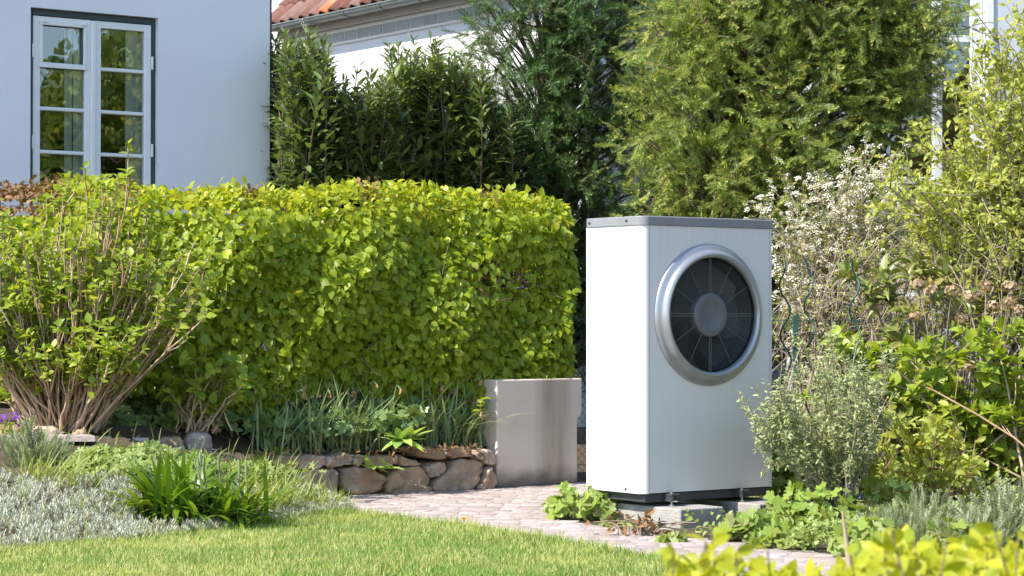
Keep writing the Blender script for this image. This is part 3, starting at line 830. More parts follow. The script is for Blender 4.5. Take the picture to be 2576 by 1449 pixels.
# ------------------------------------------------------------------ heat pump
UX, UY = 0.654, 11.3
UW, UD, UZ0, UZ1 = 0.891, 0.455, 0.154, 1.556
hp = thing('heat_pump', (UX, UY, 0), 'white outdoor heat pump with large round fan grille on concrete blocks', 'heat pump', rotz=TH)
def mat_unit(name, col, rough, streak):
    m, nt, N, L, b = new_mat(name)
    tc = N.new('ShaderNodeTexCoord'); mp = N.new('ShaderNodeMapping'); mp.inputs['Scale'].default_value = (70, 70, 1.2)
    L.new(tc.outputs['Object'], mp.inputs['Vector'])
    no = N.new('ShaderNodeTexNoise'); no.inputs['Scale'].default_value = 1; no.inputs['Detail'].default_value = 5; L.new(mp.outputs[0], no.inputs['Vector'])
    rp = N.new('ShaderNodeValToRGB'); rp.color_ramp.elements[0].position = 0.45; rp.color_ramp.elements[1].position = 0.8
    L.new(no.outputs['Fac'], rp.inputs['Fac'])
    sp = N.new('ShaderNodeSeparateXYZ'); L.new(tc.outputs['Object'], sp.inputs[0])
    # rain streaks gather under the cap and along the foot
    r1 = N.new('ShaderNodeMapRange'); r1.inputs['From Min'].default_value = 1.3; r1.inputs['From Max'].default_value = 1.52; r1.inputs['To Min'].default_value = 0.35; r1.inputs['To Max'].default_value = 1.0
    L.new(sp.outputs['Z'], r1.inputs['Value'])
    ml = N.new('ShaderNodeMath'); ml.operation = 'MULTIPLY'; L.new(rp.outputs['Color'], ml.inputs[0]); L.new(r1.outputs[0], ml.inputs[1])
    m3 = N.new('ShaderNodeMath'); m3.operation = 'MULTIPLY'; m3.inputs[1].default_value = streak; L.new(ml.outputs[0], m3.inputs[0])
    mx = N.new('ShaderNodeMixRGB'); mx.inputs['Color1'].default_value = rgba(col); mx.inputs['Color2'].default_value = rgba(tuple(v * 0.45 for v in col)); L.new(m3.outputs[0], mx.inputs['Fac'])
    # scattered specks of dirt
    vo = N.new('ShaderNodeTexVoronoi'); vo.inputs['Scale'].default_value = 22; L.new(tc.outputs['Object'], vo.inputs['Vector'])
    lt = N.new('ShaderNodeMath'); lt.operation = 'LESS_THAN'; lt.inputs[1].default_value = 0.045; L.new(vo.outputs['Distance'], lt.inputs[0])
    wn_ = N.new('ShaderNodeTexNoise'); wn_.inputs['Scale'].default_value = 6; L.new(tc.outputs['Object'], wn_.inputs['Vector'])
    gt = N.new('ShaderNodeMath'); gt.operation = 'GREATER_THAN'; gt.inputs[1].default_value = 0.6; L.new(wn_.outputs['Fac'], gt.inputs[0])
    mm = N.new('ShaderNodeMath'); mm.operation = 'MULTIPLY'; L.new(lt.outputs[0], mm.inputs[0]); L.new(gt.outputs[0], mm.inputs[1])
    m4 = N.new('ShaderNodeMath'); m4.operation = 'MULTIPLY'; m4.inputs[1].default_value = 0.5; L.new(mm.outputs[0], m4.inputs[0])
    mx2 = N.new('ShaderNodeMixRGB'); L.new(m4.outputs[0], mx2.inputs['Fac']); L.new(mx.outputs[0], mx2.inputs['Color1']); mx2.inputs['Color2'].default_value = rgba((0.2, 0.19, 0.17))
    L.new(mx2.outputs[0], b.inputs['Base Color']); b.inputs['Roughness'].default_value = rough
    return m
M_panel = mat_unit('unit_white_paint', (0.71, 0.69, 0.67), 0.30, 0.22)
M_side = mat_unit('unit_side_paint', (0.71, 0.70, 0.68), 0.4, 0.08)
M_cap = mat_solid('unit_cap_grey', (0.25, 0.255, 0.27), 0.4, var=0.1, scale=12)
M_ring = mat_solid('silver_ring', (0.38, 0.395, 0.43), 0.33, metal=0.55, var=0.06, scale=5)
M_black = mat_solid('black_plastic', (0.018, 0.02, 0.022), 0.45)
M_hub = mat_solid('hub_grey', (0.135, 0.14, 0.15), 0.55, var=0.15, scale=20, bump=0.15, bscale=300)
M_wire = mat_solid('grille_wire', (0.085, 0.105, 0.105), 0.3, spec=0.7)
M_steel = mat_solid('galvanised_steel', (0.45, 0.46, 0.46), 0.35, metal=0.9, var=0.3, scale=30)
M_darkmetal = mat_solid('dark_frame_metal', (0.05, 0.055, 0.06), 0.4, var=0.2, scale=20)

r = 0.044
RY = 0.05
zt = UZ1 - 0.047
def strip(profile, z0, z1, thick=0.0):
    n = len(profile)
    V = [(x, y, z0) for x, y in profile] + [(x, y, z1) for x, y in profile]
    return V, [(i, i + 1, n + i + 1, n + i) for i in range(n - 1)]
arc = lambda cx, cy_, a0, a1, n=14, ry=None: [(cx + r * math.cos(math.radians(a0 + (a1 - a0) * i / n)), cy_ + (ry or r) * math.sin(math.radians(a0 + (a1 - a0) * i / n))) for i in range(n + 1)]
left_prof = [(0, UD), (0, UD * 0.6)] + arc(r, RY, 180, 270, 14, RY) + [(r + 0.004, 0), (r + 0.004, 0.012)]
V, Fc = strip(left_prof, UZ0, zt)
side = obj('side_panel', pydata('side_panel', V, Fc, True), M_side, hp, label='sunlit white side panel with rounded front corner')
for pol in side.data.polygons:
    pol.use_smooth = True
rr = 0.018
r_keep = r; r = rr
right_prof = [(UW - rr - 0.004, 0.012), (UW - rr - 0.004, 0)] + arc(UW - rr, rr, 270, 360) + [(UW, UD * 0.5), (UW, UD)]
V, Fc = strip(right_prof, UZ0, zt)
obj('side_panel', pydata('side_panel', V, Fc, True), M_side, hp)
r = r_keep
obj('back_panel', box(0.003, UW - 0.003, UD - 0.01, UD + 0.002, UZ0, zt), M_side, hp)
for o in hp.children:
    if o.name.startswith('side_panel'):
        sm = o.modifiers.new('edge', 'EDGE_SPLIT'); sm.split_angle = math.radians(40)
# front panel with a round opening
fx0, fx1, fz0, fz1 = r + 0.007, UW - rr - 0.007, UZ0 + 0.002, zt - 0.001
rc = (0.4455, 1.056); rh = 0.335
V, Fc = [], []
angs = sorted(set([2 * math.pi * k / 72 for k in range(72)] + [math.atan2(zz - rc[1], xx - rc[0]) % (2 * math.pi) for xx in (fx0, fx1) for zz in (fz0, fz1)]))
na = len(angs)
for an in angs:
    c, s = math.cos(an), math.sin(an)
    tx = ((fx1 - rc[0]) / c if c > 1e-6 else (fx0 - rc[0]) / c if c < -1e-6 else 1e9)
    tz = ((fz1 - rc[1]) / s if s > 1e-6 else (fz0 - rc[1]) / s if s < -1e-6 else 1e9)
    t = min(tx, tz)
    V += [(rc[0] + rh * c, 0.001, rc[1] + rh * s), (rc[0] + t * c, 0.001, rc[1] + t * s), (rc[0] + t * c, 0.014, rc[1] + t * s)]
for i in range(na):
    j = (i + 1) % na
    Fc += [(3 * i, 3 * i + 1, 3 * j + 1, 3 * j), (3 * i + 1, 3 * i + 2, 3 * j + 2, 3 * j + 1)]
obj('front_panel', pydata('front_panel', V, Fc), M_panel, hp)
obj('seam_backing', box(0.02, UW - 0.012, 0.016, 0.02, UZ0 + 0.003, UZ0 + 0.45), M_black, hp)
# cap
cp = []
for (cx, cy_, a0, rad) in ((r, RY, 180, r), (UW - rr, rr, 270, rr), (UW - rr, UD - rr, 0, rr), (rr, UD - rr, 90, rr)):
    for i in range(9):
        a = math.radians(a0 + 90 * i / 8)
        ox = 0.006
        cp.append((cx + (rad + ox) * math.cos(a), cy_ + ((RY if cy_ == RY else rad) + ox) * math.sin(a)))
V, Fc = prism(cp, UZ1 - 0.046, UZ1)
bm = bmesh.new(); me = pydata('top_cap', V, Fc); bm.from_mesh(me)
bmesh.ops.bevel(bm, geom=[e for e in bm.edges if abs(e.verts[0].co.z - UZ1) < 1e-5 and abs(e.verts[1].co.z - UZ1) < 1e-5], offset=0.006, segments=3, profile=0.5, affect='EDGES')
cap = obj('top_cap', bm, M_cap, hp)
for yy, zz, pr in ((0.42, UZ1 - 0.024, cap), (0.115, UZ1 - 0.022, cap), (0.13, UZ0 + 0.018, side)):
    a = Acc(); xx = -0.0062 if pr is cap else -0.0005
    a.tube([(xx + 0.001, yy, zz), (xx - 0.004, yy, zz), (xx - 0.0055, yy, zz)], [0.007, 0.007, 0.003], 10)
    obj('screw', a.mesh('screw'), M_darkmetal, pr)
# fan ring, grille, hub, blades
fan = obj('fan_ring', lathe('fan_ring', [(0.366, -0.001), (0.364, 0.008), (0.357, 0.015), (0.345, 0.019), (0.336, 0.022), (0.331, 0.027), (0.327, 0.036), (0.320, 0.046), (0.311, 0.051), (0.302, 0.049), (0.296, 0.042), (0.2935, 0.03), (0.2925, 0.0), (0.2925, -0.12)], 96), M_ring, hp, loc=(rc[0], 0.0, rc[1]))
obj('duct', lathe('duct', [(0.2915, -0.03), (0.2915, -0.2), (0.0001, -0.2)], 64), M_black, fan)
obj('duct_lining', lathe('duct_lining', [(0.2918, 0.022), (0.2918, -0.04)], 64), M_black, fan)
for i in range(19):
    q = 0.122 + i * 0.009
    w = 0.0014
    obj('grille_ring', lathe('grille_ring', [(q - w, 0.004), (q, 0.004 + w), (q + w, 0.004), (q, 0.004 - w)], 72, True, True), M_wire, fan)
def spoke(ang, w, d0):
    bm = box(0.112, 0.2915, -w / 2, w / 2, -0.002, 0.002)
    for v in bm.verts:
        x, y = v.co.x, v.co.y; dz = v.co.z
        v.co = Vector((x * math.cos(ang) - y * math.sin(ang), -d0 + dz, x * math.sin(ang) + y * math.cos(ang)))
    obj('grille_spoke', bm, M_wire, fan)
for k in range(12):
    an = math.radians(30 * k)
    if k % 3 == 0:
        for s in (-1, 1):
            bm = box(0.112, 0.2915, s * 0.006 - 0.0022, s * 0.006 + 0.0022, -0.002, 0.002)
            for v in bm.verts:
                x, y, dz = v.co
                v.co = Vector((x * math.cos(an) - y * math.sin(an), -0.008 + dz, x * math.sin(an) + y * math.cos(an)))
            obj('grille_spoke', bm, M_wire, fan)
    else: spoke(an, 0.0036, 0.008)
obj('hub', lathe('hub', [(0.1135, -0.02), (0.1135, 0.008), (0.112, 0.014), (0.107, 0.018), (0.07, 0.020), (0.068, 0.0185), (0.0001, 0.0195)], 64), M_hub, fan)
M_blade_f = mat_solid('fan_blade_black', (0.035, 0.037, 0.04), 0.4)
for k in range(7):
    V = []; a0 = 2 * math.pi * k / 7
    for i in range(7):
        q = 0.10 + 0.18 * i / 6; sw_ = 0.55 * (i / 6) ** 1.4
        for j in range(4):
            an = a0 + sw_ + (j / 3) * 0.72
            V.append((q * math.cos(an), 0.06 + 0.05 * j / 3, q * math.sin(an)))
    Fc = [(i * 4 + j, i * 4 + j + 1, i * 4 + j + 5, i * 4 + j + 4) for i in range(6) for j in range(3)]
    obj('fan_blade', pydata('fan_blade', V, Fc, True), M_blade_f, fan)
# base frame, brackets, bolts
base = obj('base_frame', box(0.03, UW - 0.02, 0.015, UD - 0.02, 0.108, UZ0 - 0.001, 0.004), M_darkmetal, hp)
for wx in (0.18, 0.655):
    br = obj('mounting_bracket', box(wx - 0.03, wx + 0.03, -0.05, 0.06, 0.138, 0.150, 0.002), M_darkmetal, hp)
    obj('bracket_flange', box(wx - 0.03, wx - 0.026, -0.049, 0.06, 0.112, 0.1375), M_darkmetal, br)
    for bx in (wx - 0.012,):
        a = Acc(); a.tube([(bx, -0.03, 0.087), (bx, -0.03, 0.16)], 0.006, 8); obj('bolt', a.mesh('bolt'), M_steel, br)
        a = Acc(); a.tube([(bx, -0.03, 0.088), (bx, -0.03, 0.096)], [0.016, 0.016], 6); obj('nut', a.mesh('nut'), M_steel, br)
        a = Acc(); a.tube([(bx, -0.03, 0.151), (bx, -0.03, 0.158)], 0.011, 6); obj('nut', a.mesh('nut'), M_steel, br)
# two concrete footing blocks
M_conc = mat_solid('concrete', (0.40, 0.38, 0.345), 0.9, col2=(0.30, 0.285, 0.26), scale=12, bump=0.7, bscale=90)
for wx, w, lab in ((0.083, 0.285, 'pale concrete footing block under the left foot of the heat pump'), (0.612, 0.285, 'pale concrete footing block under the right foot of the heat pump')):
    o = obj('concrete_block', box(0, w, -0.2, 0.62, -0.03, 0.087, 0.006, 2), M_conc, None, None, lab, 'concrete block', 'footing blocks under the heat pump')
    p = np.array([UX, UY, 0]) + E1 * wx
    o.location = tuple(p); o.rotation_euler = (0, 0, TH)
# ------------------------------------------------------------------ planting
M_beech = mat_leaf('beech_leaf', [(0.185, 0.26, 0.02), (0.27, 0.36, 0.028), (0.37, 0.45, 0.036), (0.22, 0.305, 0.022), (0.48, 0.52, 0.05)], 0.48, 0.42, 1.6)
M_beech_tip = mat_leaf('young_beech_leaf', [(0.27, 0.33, 0.02), (0.38, 0.43, 0.03), (0.50, 0.53, 0.045), (0.31, 0.37, 0.025), (0.52, 0.44, 0.07)], 0.45, 0.42, 1.5)
M_beech_dead = mat_leaf('withered_leaf', [(0.224, 0.119, 0.049), (0.336, 0.196, 0.084), (0.140, 0.084, 0.042)], 0.2, 0.7, 1.2)
M_hyd = mat_leaf('hydrangea_leaf', [(0.15, 0.23, 0.02), (0.24, 0.335, 0.035), (0.35, 0.43, 0.055), (0.19, 0.28, 0.028), (0.46, 0.50, 0.08)], 0.38, 0.4, 1.6)
M_stem = mat_solid('tan_stem', (0.52, 0.345, 0.21), 0.85, col2=(0.38, 0.25, 0.155), scale=30, bump=0.4, bscale=150, objrand=0.18)
M_twig = mat_solid('brown_twig', (0.20, 0.14, 0.09), 0.9, col2=(0.12, 0.08, 0.05), scale=30, objrand=0.25)
M_paletwig = mat_solid('pale_twig', (0.36, 0.29, 0.21), 0.9, col2=(0.24, 0.18, 0.13), scale=30, objrand=0.25)
M_laurel = mat_leaf('laurel_leaf', [(0.092, 0.149, 0.052), (0.138, 0.207, 0.063), (0.196, 0.276, 0.081), (0.115, 0.172, 0.057), (0.265, 0.333, 0.092)], 0.2, 0.3, 1.7, 0.5)
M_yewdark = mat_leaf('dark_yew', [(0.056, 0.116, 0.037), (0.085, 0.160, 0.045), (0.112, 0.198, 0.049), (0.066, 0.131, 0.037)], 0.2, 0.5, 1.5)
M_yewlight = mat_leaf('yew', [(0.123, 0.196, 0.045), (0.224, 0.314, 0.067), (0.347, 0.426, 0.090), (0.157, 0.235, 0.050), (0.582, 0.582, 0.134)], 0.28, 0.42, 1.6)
M_honey = mat_leaf('light_shrub_leaf', [(0.30, 0.36, 0.06), (0.39, 0.44, 0.085), (0.49, 0.52, 0.13), (0.34, 0.40, 0.07)], 0.42, 0.45, 1.5)
M_white = mat_leaf('white_flower', [(0.72, 0.68, 0.55), (0.80, 0.78, 0.70), (0.52, 0.42, 0.27)], 0.25, 0.7, 1.1)
M_raceme = mat_leaf('laurel_raceme', [(0.504, 0.528, 0.336), (0.624, 0.624, 0.456)], 0.2, 0.7, 1.1)
M_spleaf = mat_leaf('spirea_leaf', [(0.168, 0.224, 0.042), (0.252, 0.308, 0.056), (0.336, 0.266, 0.098)], 0.35, 0.5)
M_grey = mat_leaf('grey_green_leaf', [(0.286, 0.338, 0.156), (0.390, 0.455, 0.208), (0.494, 0.546, 0.273)], 0.3, 0.55, 1.2)
M_rhodo = mat_leaf('rhododendron_leaf', [(0.13, 0.17, 0.04), (0.21, 0.25, 0.06), (0.28, 0.31, 0.09), (0.17, 0.21, 0.05), (0.33, 0.24, 0.07)], 0.2, 0.3, 1.4)
M_dry = mat_leaf('dried_flower', [(0.456, 0.324, 0.204), (0.600, 0.480, 0.336), (0.360, 0.240, 0.144)], 0.3, 0.8, 1.1)
M_palm = mat_leaf('anemone_leaf', [(0.192, 0.280, 0.051), (0.265, 0.368, 0.066), (0.339, 0.442, 0.088), (0.222, 0.222, 0.088)], 0.35, 0.45, 1.4)
M_daff = mat_leaf('daffodil_leaf', [(0.224, 0.313, 0.165), (0.299, 0.403, 0.209), (0.389, 0.494, 0.255), (0.255, 0.359, 0.179)], 0.3, 0.4, 1.3)
M_strap = mat_leaf('strap_leaf', [(0.099, 0.184, 0.017), (0.156, 0.254, 0.022), (0.212, 0.310, 0.028)], 0.35, 0.3, 1.6)
M_sage = mat_leaf('broad_leaf', [(0.259, 0.388, 0.097), (0.366, 0.517, 0.130), (0.453, 0.604, 0.151)], 0.32, 0.45, 1.3)
M_silver = mat_leaf('silver_leaf', [(0.36, 0.39, 0.30), (0.50, 0.52, 0.43), (0.61, 0.62, 0.53), (0.38, 0.35, 0.23)], 0.2, 0.7, 1.0)
M_ger = mat_leaf('geranium_leaf', [(0.22, 0.30, 0.075), (0.30, 0.38, 0.11), (0.38, 0.45, 0.15)], 0.35, 0.5, 1.3)
M_lav = mat_leaf('lavender_leaf', [(0.217, 0.263, 0.139), (0.309, 0.356, 0.185), (0.402, 0.433, 0.279)], 0.25, 0.6, 1.2)
M_lime = mat_leaf('foreground_leaf', [(0.330, 0.374, 0.020), (0.418, 0.440, 0.022), (0.506, 0.484, 0.033), (0.275, 0.341, 0.020)], 0.42, 0.5, 1.5)
M_blade = mat_leaf('grass_tuft_leaf', [(0.22, 0.29, 0.06), (0.30, 0.36, 0.09), (0.40, 0.43, 0.14)], 0.35, 0.45, 1.4)
M_violet = mat_leaf('violet_petal', [(0.220, 0.060, 0.450), (0.300, 0.100, 0.550)], 0.3, 0.6, 1.2)
M_blue = mat_leaf('blue_petal', [(0.180, 0.220, 0.650), (0.260, 0.300, 0.750)], 0.3, 0.6, 1.2)
M_yellow = mat_leaf('yellow_petal', [(0.750, 0.500, 0.010), (0.850, 0.600, 0.020)], 0.2, 0.6, 1.2)
M_orange = mat_leaf('withered_petal', [(0.50, 0.33, 0.16), (0.45, 0.26, 0.10)], 0.2, 0.7, 1.2)

OV = [tpl_leaf(3, 0.85, 0.2, 0.2), tpl_leaf(3, 0.9, 0.35, 0.3), tpl_leaf(3, 0.8, 0.1, 0.1)]
OV4 = [tpl_leaf(4, 0.85, 0.25, 0.25), tpl_leaf(4, 0.9, 0.4, 0.45), tpl_leaf(4, 0.8, 0.15, 0.1)]
LA = [tpl_leaf(3, 0.95, 0.10, 0.25), tpl_leaf(3, 1.0, 0.16, 0.45), tpl_leaf(3, 1.0, 0.06, 0.05)]

def rdir(n, up=0.0, out=None, spread=1.0):
    d = R.randn(n, 3) * spread
    d[:, 2] += up
    if out is not None: d += out
    return nrm(d)

# ---- beech hedge -------------------------------------------------
HP = [P(-260, 800, 13.5)[:2], P(250, 800, 13.2)[:2], P(600, 800, 13.1)[:2], P(1010, 800, 13.66)[:2], P(1420, 800, 14.25)[:2]]
HP = np.array(HP); hseg = np.linalg.norm(np.diff(HP, axis=0), axis=1); hcum = np.r_[0, np.cumsum(hseg)]; HL = hcum[-1]
def hp_at(s):
    x = np.interp(s, hcum, HP[:, 0]); y = np.interp(s, hcum, HP[:, 1])
    i = np.clip(np.searchsorted(hcum, s, 'right') - 1, 0, len(hseg) - 1)
    t = np.diff(HP, axis=0)[i] / hseg[i][:, None]
    return np.c_[x, y], t
hb = np.array([HP[3, 0], HP[3, 1] + 0.4, 0.45])
hedge = thing('beech_hedge', hb, 'clipped fresh green beech hedge with flat top running behind the flower beds', 'hedge')
TOPZ = 1.80; TH_H = 0.75
def hedge_leaves(n, s0, s1, part):
    """points, outward normals on the hedge's skin"""
    s = s0 + (s1 - s0) * R.rand(n)
    p, t = hp_at(s)
    out = np.c_[t[:, 1], -t[:, 0], np.zeros(n)]
    tz = TOPZ + 0.035 * np.sin(s * 2.3) + 0.02 * np.sin(s * 6.1 + 1)
    if part in ('front', 'inner'):
        z0 = 0.56 + 0.06 * np.sin(s * 5.0)
        h = R.rand(n); z = z0 + (tz - 0.1 - z0) * h
        bul = 0.06 * np.sin(s * 3.1 + z * 4) + 0.05 * np.sin(s * 7.3 - z * 5.1) + 0.08 * np.sin(math.pi * np.clip(h, 0, 1)) + 0.035 * np.sin(s * 27 + 3 * np.sin(z * 11)) * np.sin(z * 31 + 2 * np.sin(s * 9))
        inw = -np.abs(R.randn(n)) * 0.075
        if part == 'inner': inw = -0.1 - 0.3 * R.rand(n)
        pos = np.c_[p, z] + out * (bul + inw)[:, None]
        nn = out + np.c_[np.zeros((n, 2)), np.full(n, 0.45)]
    elif part == 'top':
        d = R.rand(n) * TH_H
        round_ = np.maximum(0, 0.14 - d) ** 2 / 0.28 * 2.0
        pos = np.c_[p, tz - round_ + 0.025 * R.randn(n) - np.abs(R.randn(n)) * 0.02] - out * d[:, None]
        nn = np.c_[np.zeros((n, 2)), np.ones(n)] + out * np.clip(1 - d / 0.16, 0, 1)[:, None] * 0.9
    elif part == 'back':
        z = 0.6 + (tz - 0.6) * R.rand(n)
        pos = np.c_[p, z] - out * (TH_H - 0.05 * R.rand(n))[:, None]
        nn = -out + 0.3 * UP
    return pos, nrm(nn), s
allP, allD, allN = [], [], []
for part, n in (('front', 17500), ('inner', 3800), ('top', 5200), ('back', 2500)):
    pos, nn, s = hedge_leaves(n, 0, HL, part)
    allP.append(pos)
    side = nrm(np.cross(nn, UP + 0.01)); 
    if part in ('front', 'inner'): D = nn * 0.5 - UP * 0.75 + side * R.randn(n, 1) * 0.45 + R.randn(n, 3) * 0.28
    else: D = nn * 0.55 + R.randn(n, 3) * 0.6
    allD.append(nrm(D)); allN.append(nrm(nn + R.randn(n, 3) * 0.38))
# the rounded right end of the hedge
n = 3600
an = R.rand(n) * math.pi; z = 0.56 + (TOPZ - 0.56) * R.rand(n) ** 0.9
ec = HP[-1] - EN[:2] * TH_H / 2; rad = TH_H / 2
dirn = np.c_[np.cos(an)[:, None] * EN[:2][None] + np.sin(an)[:, None] * E1[:2][None] * 0.45, np.zeros(n)]
sh = np.where(z > TOPZ - 0.15, np.sqrt(np.clip(1 - ((z - (TOPZ - 0.15)) / 0.15) ** 2, 0.02, 1)) * 0.25 + 0.75, 1.0)
pos = np.c_[np.tile(ec, (n, 1)), z] + dirn * ((rad - np.abs(R.randn(n)) * 0.06 + 0.03 * np.sin(z * 9 + an * 4)) * sh)[:, None]
allP.append(pos); nn = nrm(dirn + 0.35 * UP); allN.append(nrm(nn + R.randn(n, 3) * 0.35)); allD.append(nrm(nn * 0.5 - UP * 0.7 + R.randn(n, 3) * 0.4))
hP = np.vstack(allP); hD = np.vstack(allD); hN = np.vstack(allN)
xd = hP[:, 0] / hP[:, 1] * F + 1288; yd = 800 - (hP[:, 2] - CAM_Z) / hP[:, 1] * F
thin = (((xd - 1265) / 95) ** 2 + ((yd - 690) / 45) ** 2 < 1) & (R.rand(len(hP)) < 0.72)
thin |= (((xd - 590) / 50) ** 2 + ((yd - 590) / 35) ** 2 < 1) & (R.rand(len(hP)) < 0.45)
thin |= (((xd - 1120) / 45) ** 2 + ((yd - 745) / 25) ** 2 < 1) & (R.rand(len(hP)) < 0.4)
brown = ((xd < 150 + 30 * R.randn(len(hP))) & (yd < 540)) | ((((xd - 1265) / 110) ** 2 + ((yd - 690) / 55) ** 2 < 1) & (R.rand(len(hP)) < 0.35)) | ((yd < 500) & (np.sin(xd * 0.021 + 1) > 0.86) & (R.rand(len(hP)) < 0.6))
keep = ~thin & ~brown
L_ = 0.044 + 0.026 * R.rand(len(hP)); 
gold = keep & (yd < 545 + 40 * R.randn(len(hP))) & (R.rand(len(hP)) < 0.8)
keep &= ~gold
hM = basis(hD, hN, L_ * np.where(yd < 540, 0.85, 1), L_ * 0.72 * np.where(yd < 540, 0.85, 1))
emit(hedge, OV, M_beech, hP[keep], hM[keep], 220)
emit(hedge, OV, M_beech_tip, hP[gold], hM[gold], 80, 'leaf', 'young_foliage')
kb = ~thin & brown
emit(hedge, OV, M_beech_dead, hP[kb], basis(hD, hN, L_ * 0.7, L_ * 0.4)[kb], 0, 'withered_leaf', 'withered_foliage')
a = Acc()
for i in range(900):
    s = np.array([R.rand() * HL]); p, t = hp_at(s); out = np.array([t[0, 1], -t[0, 0], 0])
    q = np.array([p[0, 0], p[0, 1], 0.5 + R.rand() * 0.85]) - out * (0.06 + 0.6 * R.rand())
    d = nrm(rdir(1, 0.9)[0] + out * 0.35); l = 0.18 + 0.25 * R.rand()
    a.tube([q, q + d * l * 0.5 + 0.02 * R.randn(3), q + d * l], [0.005, 0.004, 0.002], 3)
obj('twigs', a.mesh('twigs', off=hb), M_twig, hedge, 'stuff')
for i in range(16):
    s = np.array([0.15 + HL * i / 16.0]); p, t = hp_at(s); out = np.array([t[0, 1], -t[0, 0], 0])
    q = np.array([p[0, 0], p[0, 1], 0.35]) - out * (0.35 + 0.08 * R.randn())
    a = Acc(); a.tube([q, q + [0.05 * R.randn(), 0.04 * R.randn(), 0.6], q + [0.1 * R.randn(), 0.05 * R.randn(), 1.25]], [0.022, 0.016, 0.006], 6)
    obj('trunk', a.mesh('trunk', off=hb), M_twig, hedge)

# ---- generic branching shrub --------------------------------------
def shrub(name, label, cat, base, ends, r0, leafmat, stemmat, tpls, leaf=(0.05, 0.03), per=30, tw=(4, 0.25), spread=0.6, base_r=0.15, arch=0.25, parts=300, stem_parts=60, up=0.35,
          cluster=False, start=0.35, group=None, leafup=0.6, twig_r=0.45, outw=0.5, tmin=0.35, bow=0.25, fan=0.0):
    base = np.asarray(base, float)
    t = thing(name, base, label, cat, group)
    PP, DD, NN = [], [], []
    rest = Acc(); tips = []
    order = np.argsort(ends[:, 1])
    for bi, ei in enumerate(order):
        e = ends[ei]
        b = base + np.r_[R.randn(2) * base_r * (1 - fan) + fan * (e - base)[:2] * 0.3, 0]
        c = (b + e) / 2 + np.array([0, 0, arch * np.linalg.norm(e - b)]) - bow * np.r_[(e - b)[:2], 0]
        c += R.randn(3) * 0.03
        pts = bez(b, c, e, 8) + R.randn(8, 3) * 0.006
        rr_ = r0 * (0.7 + 0.6 * R.rand())
        own = Acc(); own.tube(pts, np.linspace(rr_, rr_ * 0.35, 8), 5)
        segs = [pts[int(start * 8):]]
        for k in range(tw[0]):
            tt = tmin + (1 - tmin) * R.rand()
            i = min(6, int(tt * 7)); q = pts[i] + (pts[i + 1] - pts[i]) * (tt * 7 - i)
            d = nrm(nrm(pts[i + 1] - pts[i]) + R.randn(3) * spread + UP * up)
            l = tw[1] * (0.5 + R.rand())
            tp = np.array([q, q + d * l * 0.5 + R.randn(3) * 0.01, q + d * l + UP * 0.02])
            own.tube(tp, np.array([rr_ * twig_r, rr_ * twig_r * 0.8, rr_ * twig_r * 0.5]), 4)
            segs.append(tp)
        if bi < stem_parts: obj('stem', own.mesh('stem', off=base), stemmat, t)
        else: rest.add(np.vstack(own.V), np.vstack(own.T))
        npl = max(1, per // len(segs))
        for sg in segs:
            tips.append((sg[-1], nrm(sg[-1] - sg[-2])))
            if cluster:
                # rosette at the tip and one or two pairs below
                d0 = nrm(sg[-1] - sg[-2])
                u = nrm(np.cross(d0, R.randn(3))); w = np.cross(d0, u)
                for k in range(npl):
                    an = k * 2.4 + R.rand(); el = 0.3 + 0.9 * (k / npl)
                    o_ = math.cos(an) * u + math.sin(an) * w
                    PP.append(sg[-1] - d0 * 0.045 * (k / npl) * (1.0 + R.rand())); DD.append(nrm(o_ * math.sin(el + 0.3) + d0 * math.cos(el + 0.3) * 0.9)); NN.append(nrm(d0 + UP * 0.4 - o_ * 0.2 + R.randn(3) * 0.25))
            else:
                for k in range(npl):
                    f = R.rand() * (len(sg) - 1); i = int(f); q = sg[i] + (sg[min(i + 1, len(sg) - 1)] - sg[i]) * (f - i)
                    d0 = nrm(sg[min(i + 1, len(sg) - 1)] - sg[i] + 1e-6)
                    o_ = nrm(np.cross(d0, R.randn(3)))
                    PP.append(q + o_ * 0.006); DD.append(nrm(o_ + d0 * outw + R.randn(3) * 0.25)); NN.append(nrm(UP * leafup + o_ * 0.1 + R.randn(3) * 0.35 + np.array([0, -0.25, 0])))
    if rest.n: obj('twigs', rest.mesh('twigs', off=base), stemmat, t, 'stuff')
    PP, DD, NN = map(np.array, (PP, DD, NN)); n = len(PP)
    L = leaf[0] * (0.6 + 0.7 * R.rand(n)); W = leaf[1] * L / leaf[0] * (0.85 + 0.3 * R.rand(n))
    if tpls is not None: emit(t, tpls, leafmat, PP, basis(DD, NN, L, W), parts)
    return t, tips
def ends_in(poly, n, Y0, Y1, bias=None):
    q = sample_poly(poly, n)
    Y = Y0 + (Y1 - Y0) * R.rand(n)
    return np.array([P(x, y, yy) for (x, y), yy in zip(q, Y)])

# ---- big hydrangea on the left ------------------------------------
hy_poly = [(-150, 560), (0, 540), (90, 520), (150, 470), (230, 440), (330, 435), (400, 470), (440, 560), (500, 640), (570, 690), (540, 780), (470, 850), (300, 900), (100, 880), (-150, 900)]
hb_ = P(165, 1086, 12.5)
ends = np.vstack([ends_in(hy_poly, 150, 12.2, 12.85), ends_in([(-60, 850), (80, 820), (320, 860), (440, 910), (330, 970), (120, 980), (-60, 1000)], 22, 12.15, 12.5)])
hydr, _ = shrub('hydrangea_bush', 'big hydrangea bush of many tan stems with young green leaves at far left', 'shrub', hb_, ends, 0.0082, M_hyd, M_stem, OV4, leaf=(0.052, 0.038), per=40, tw=(6, 0.14), spread=0.38,
      base_r=0.16, arch=0.03, bow=0.06, fan=0.75, parts=300, stem_parts=180, up=0.5, cluster=True, tmin=0.3, twig_r=0.55)
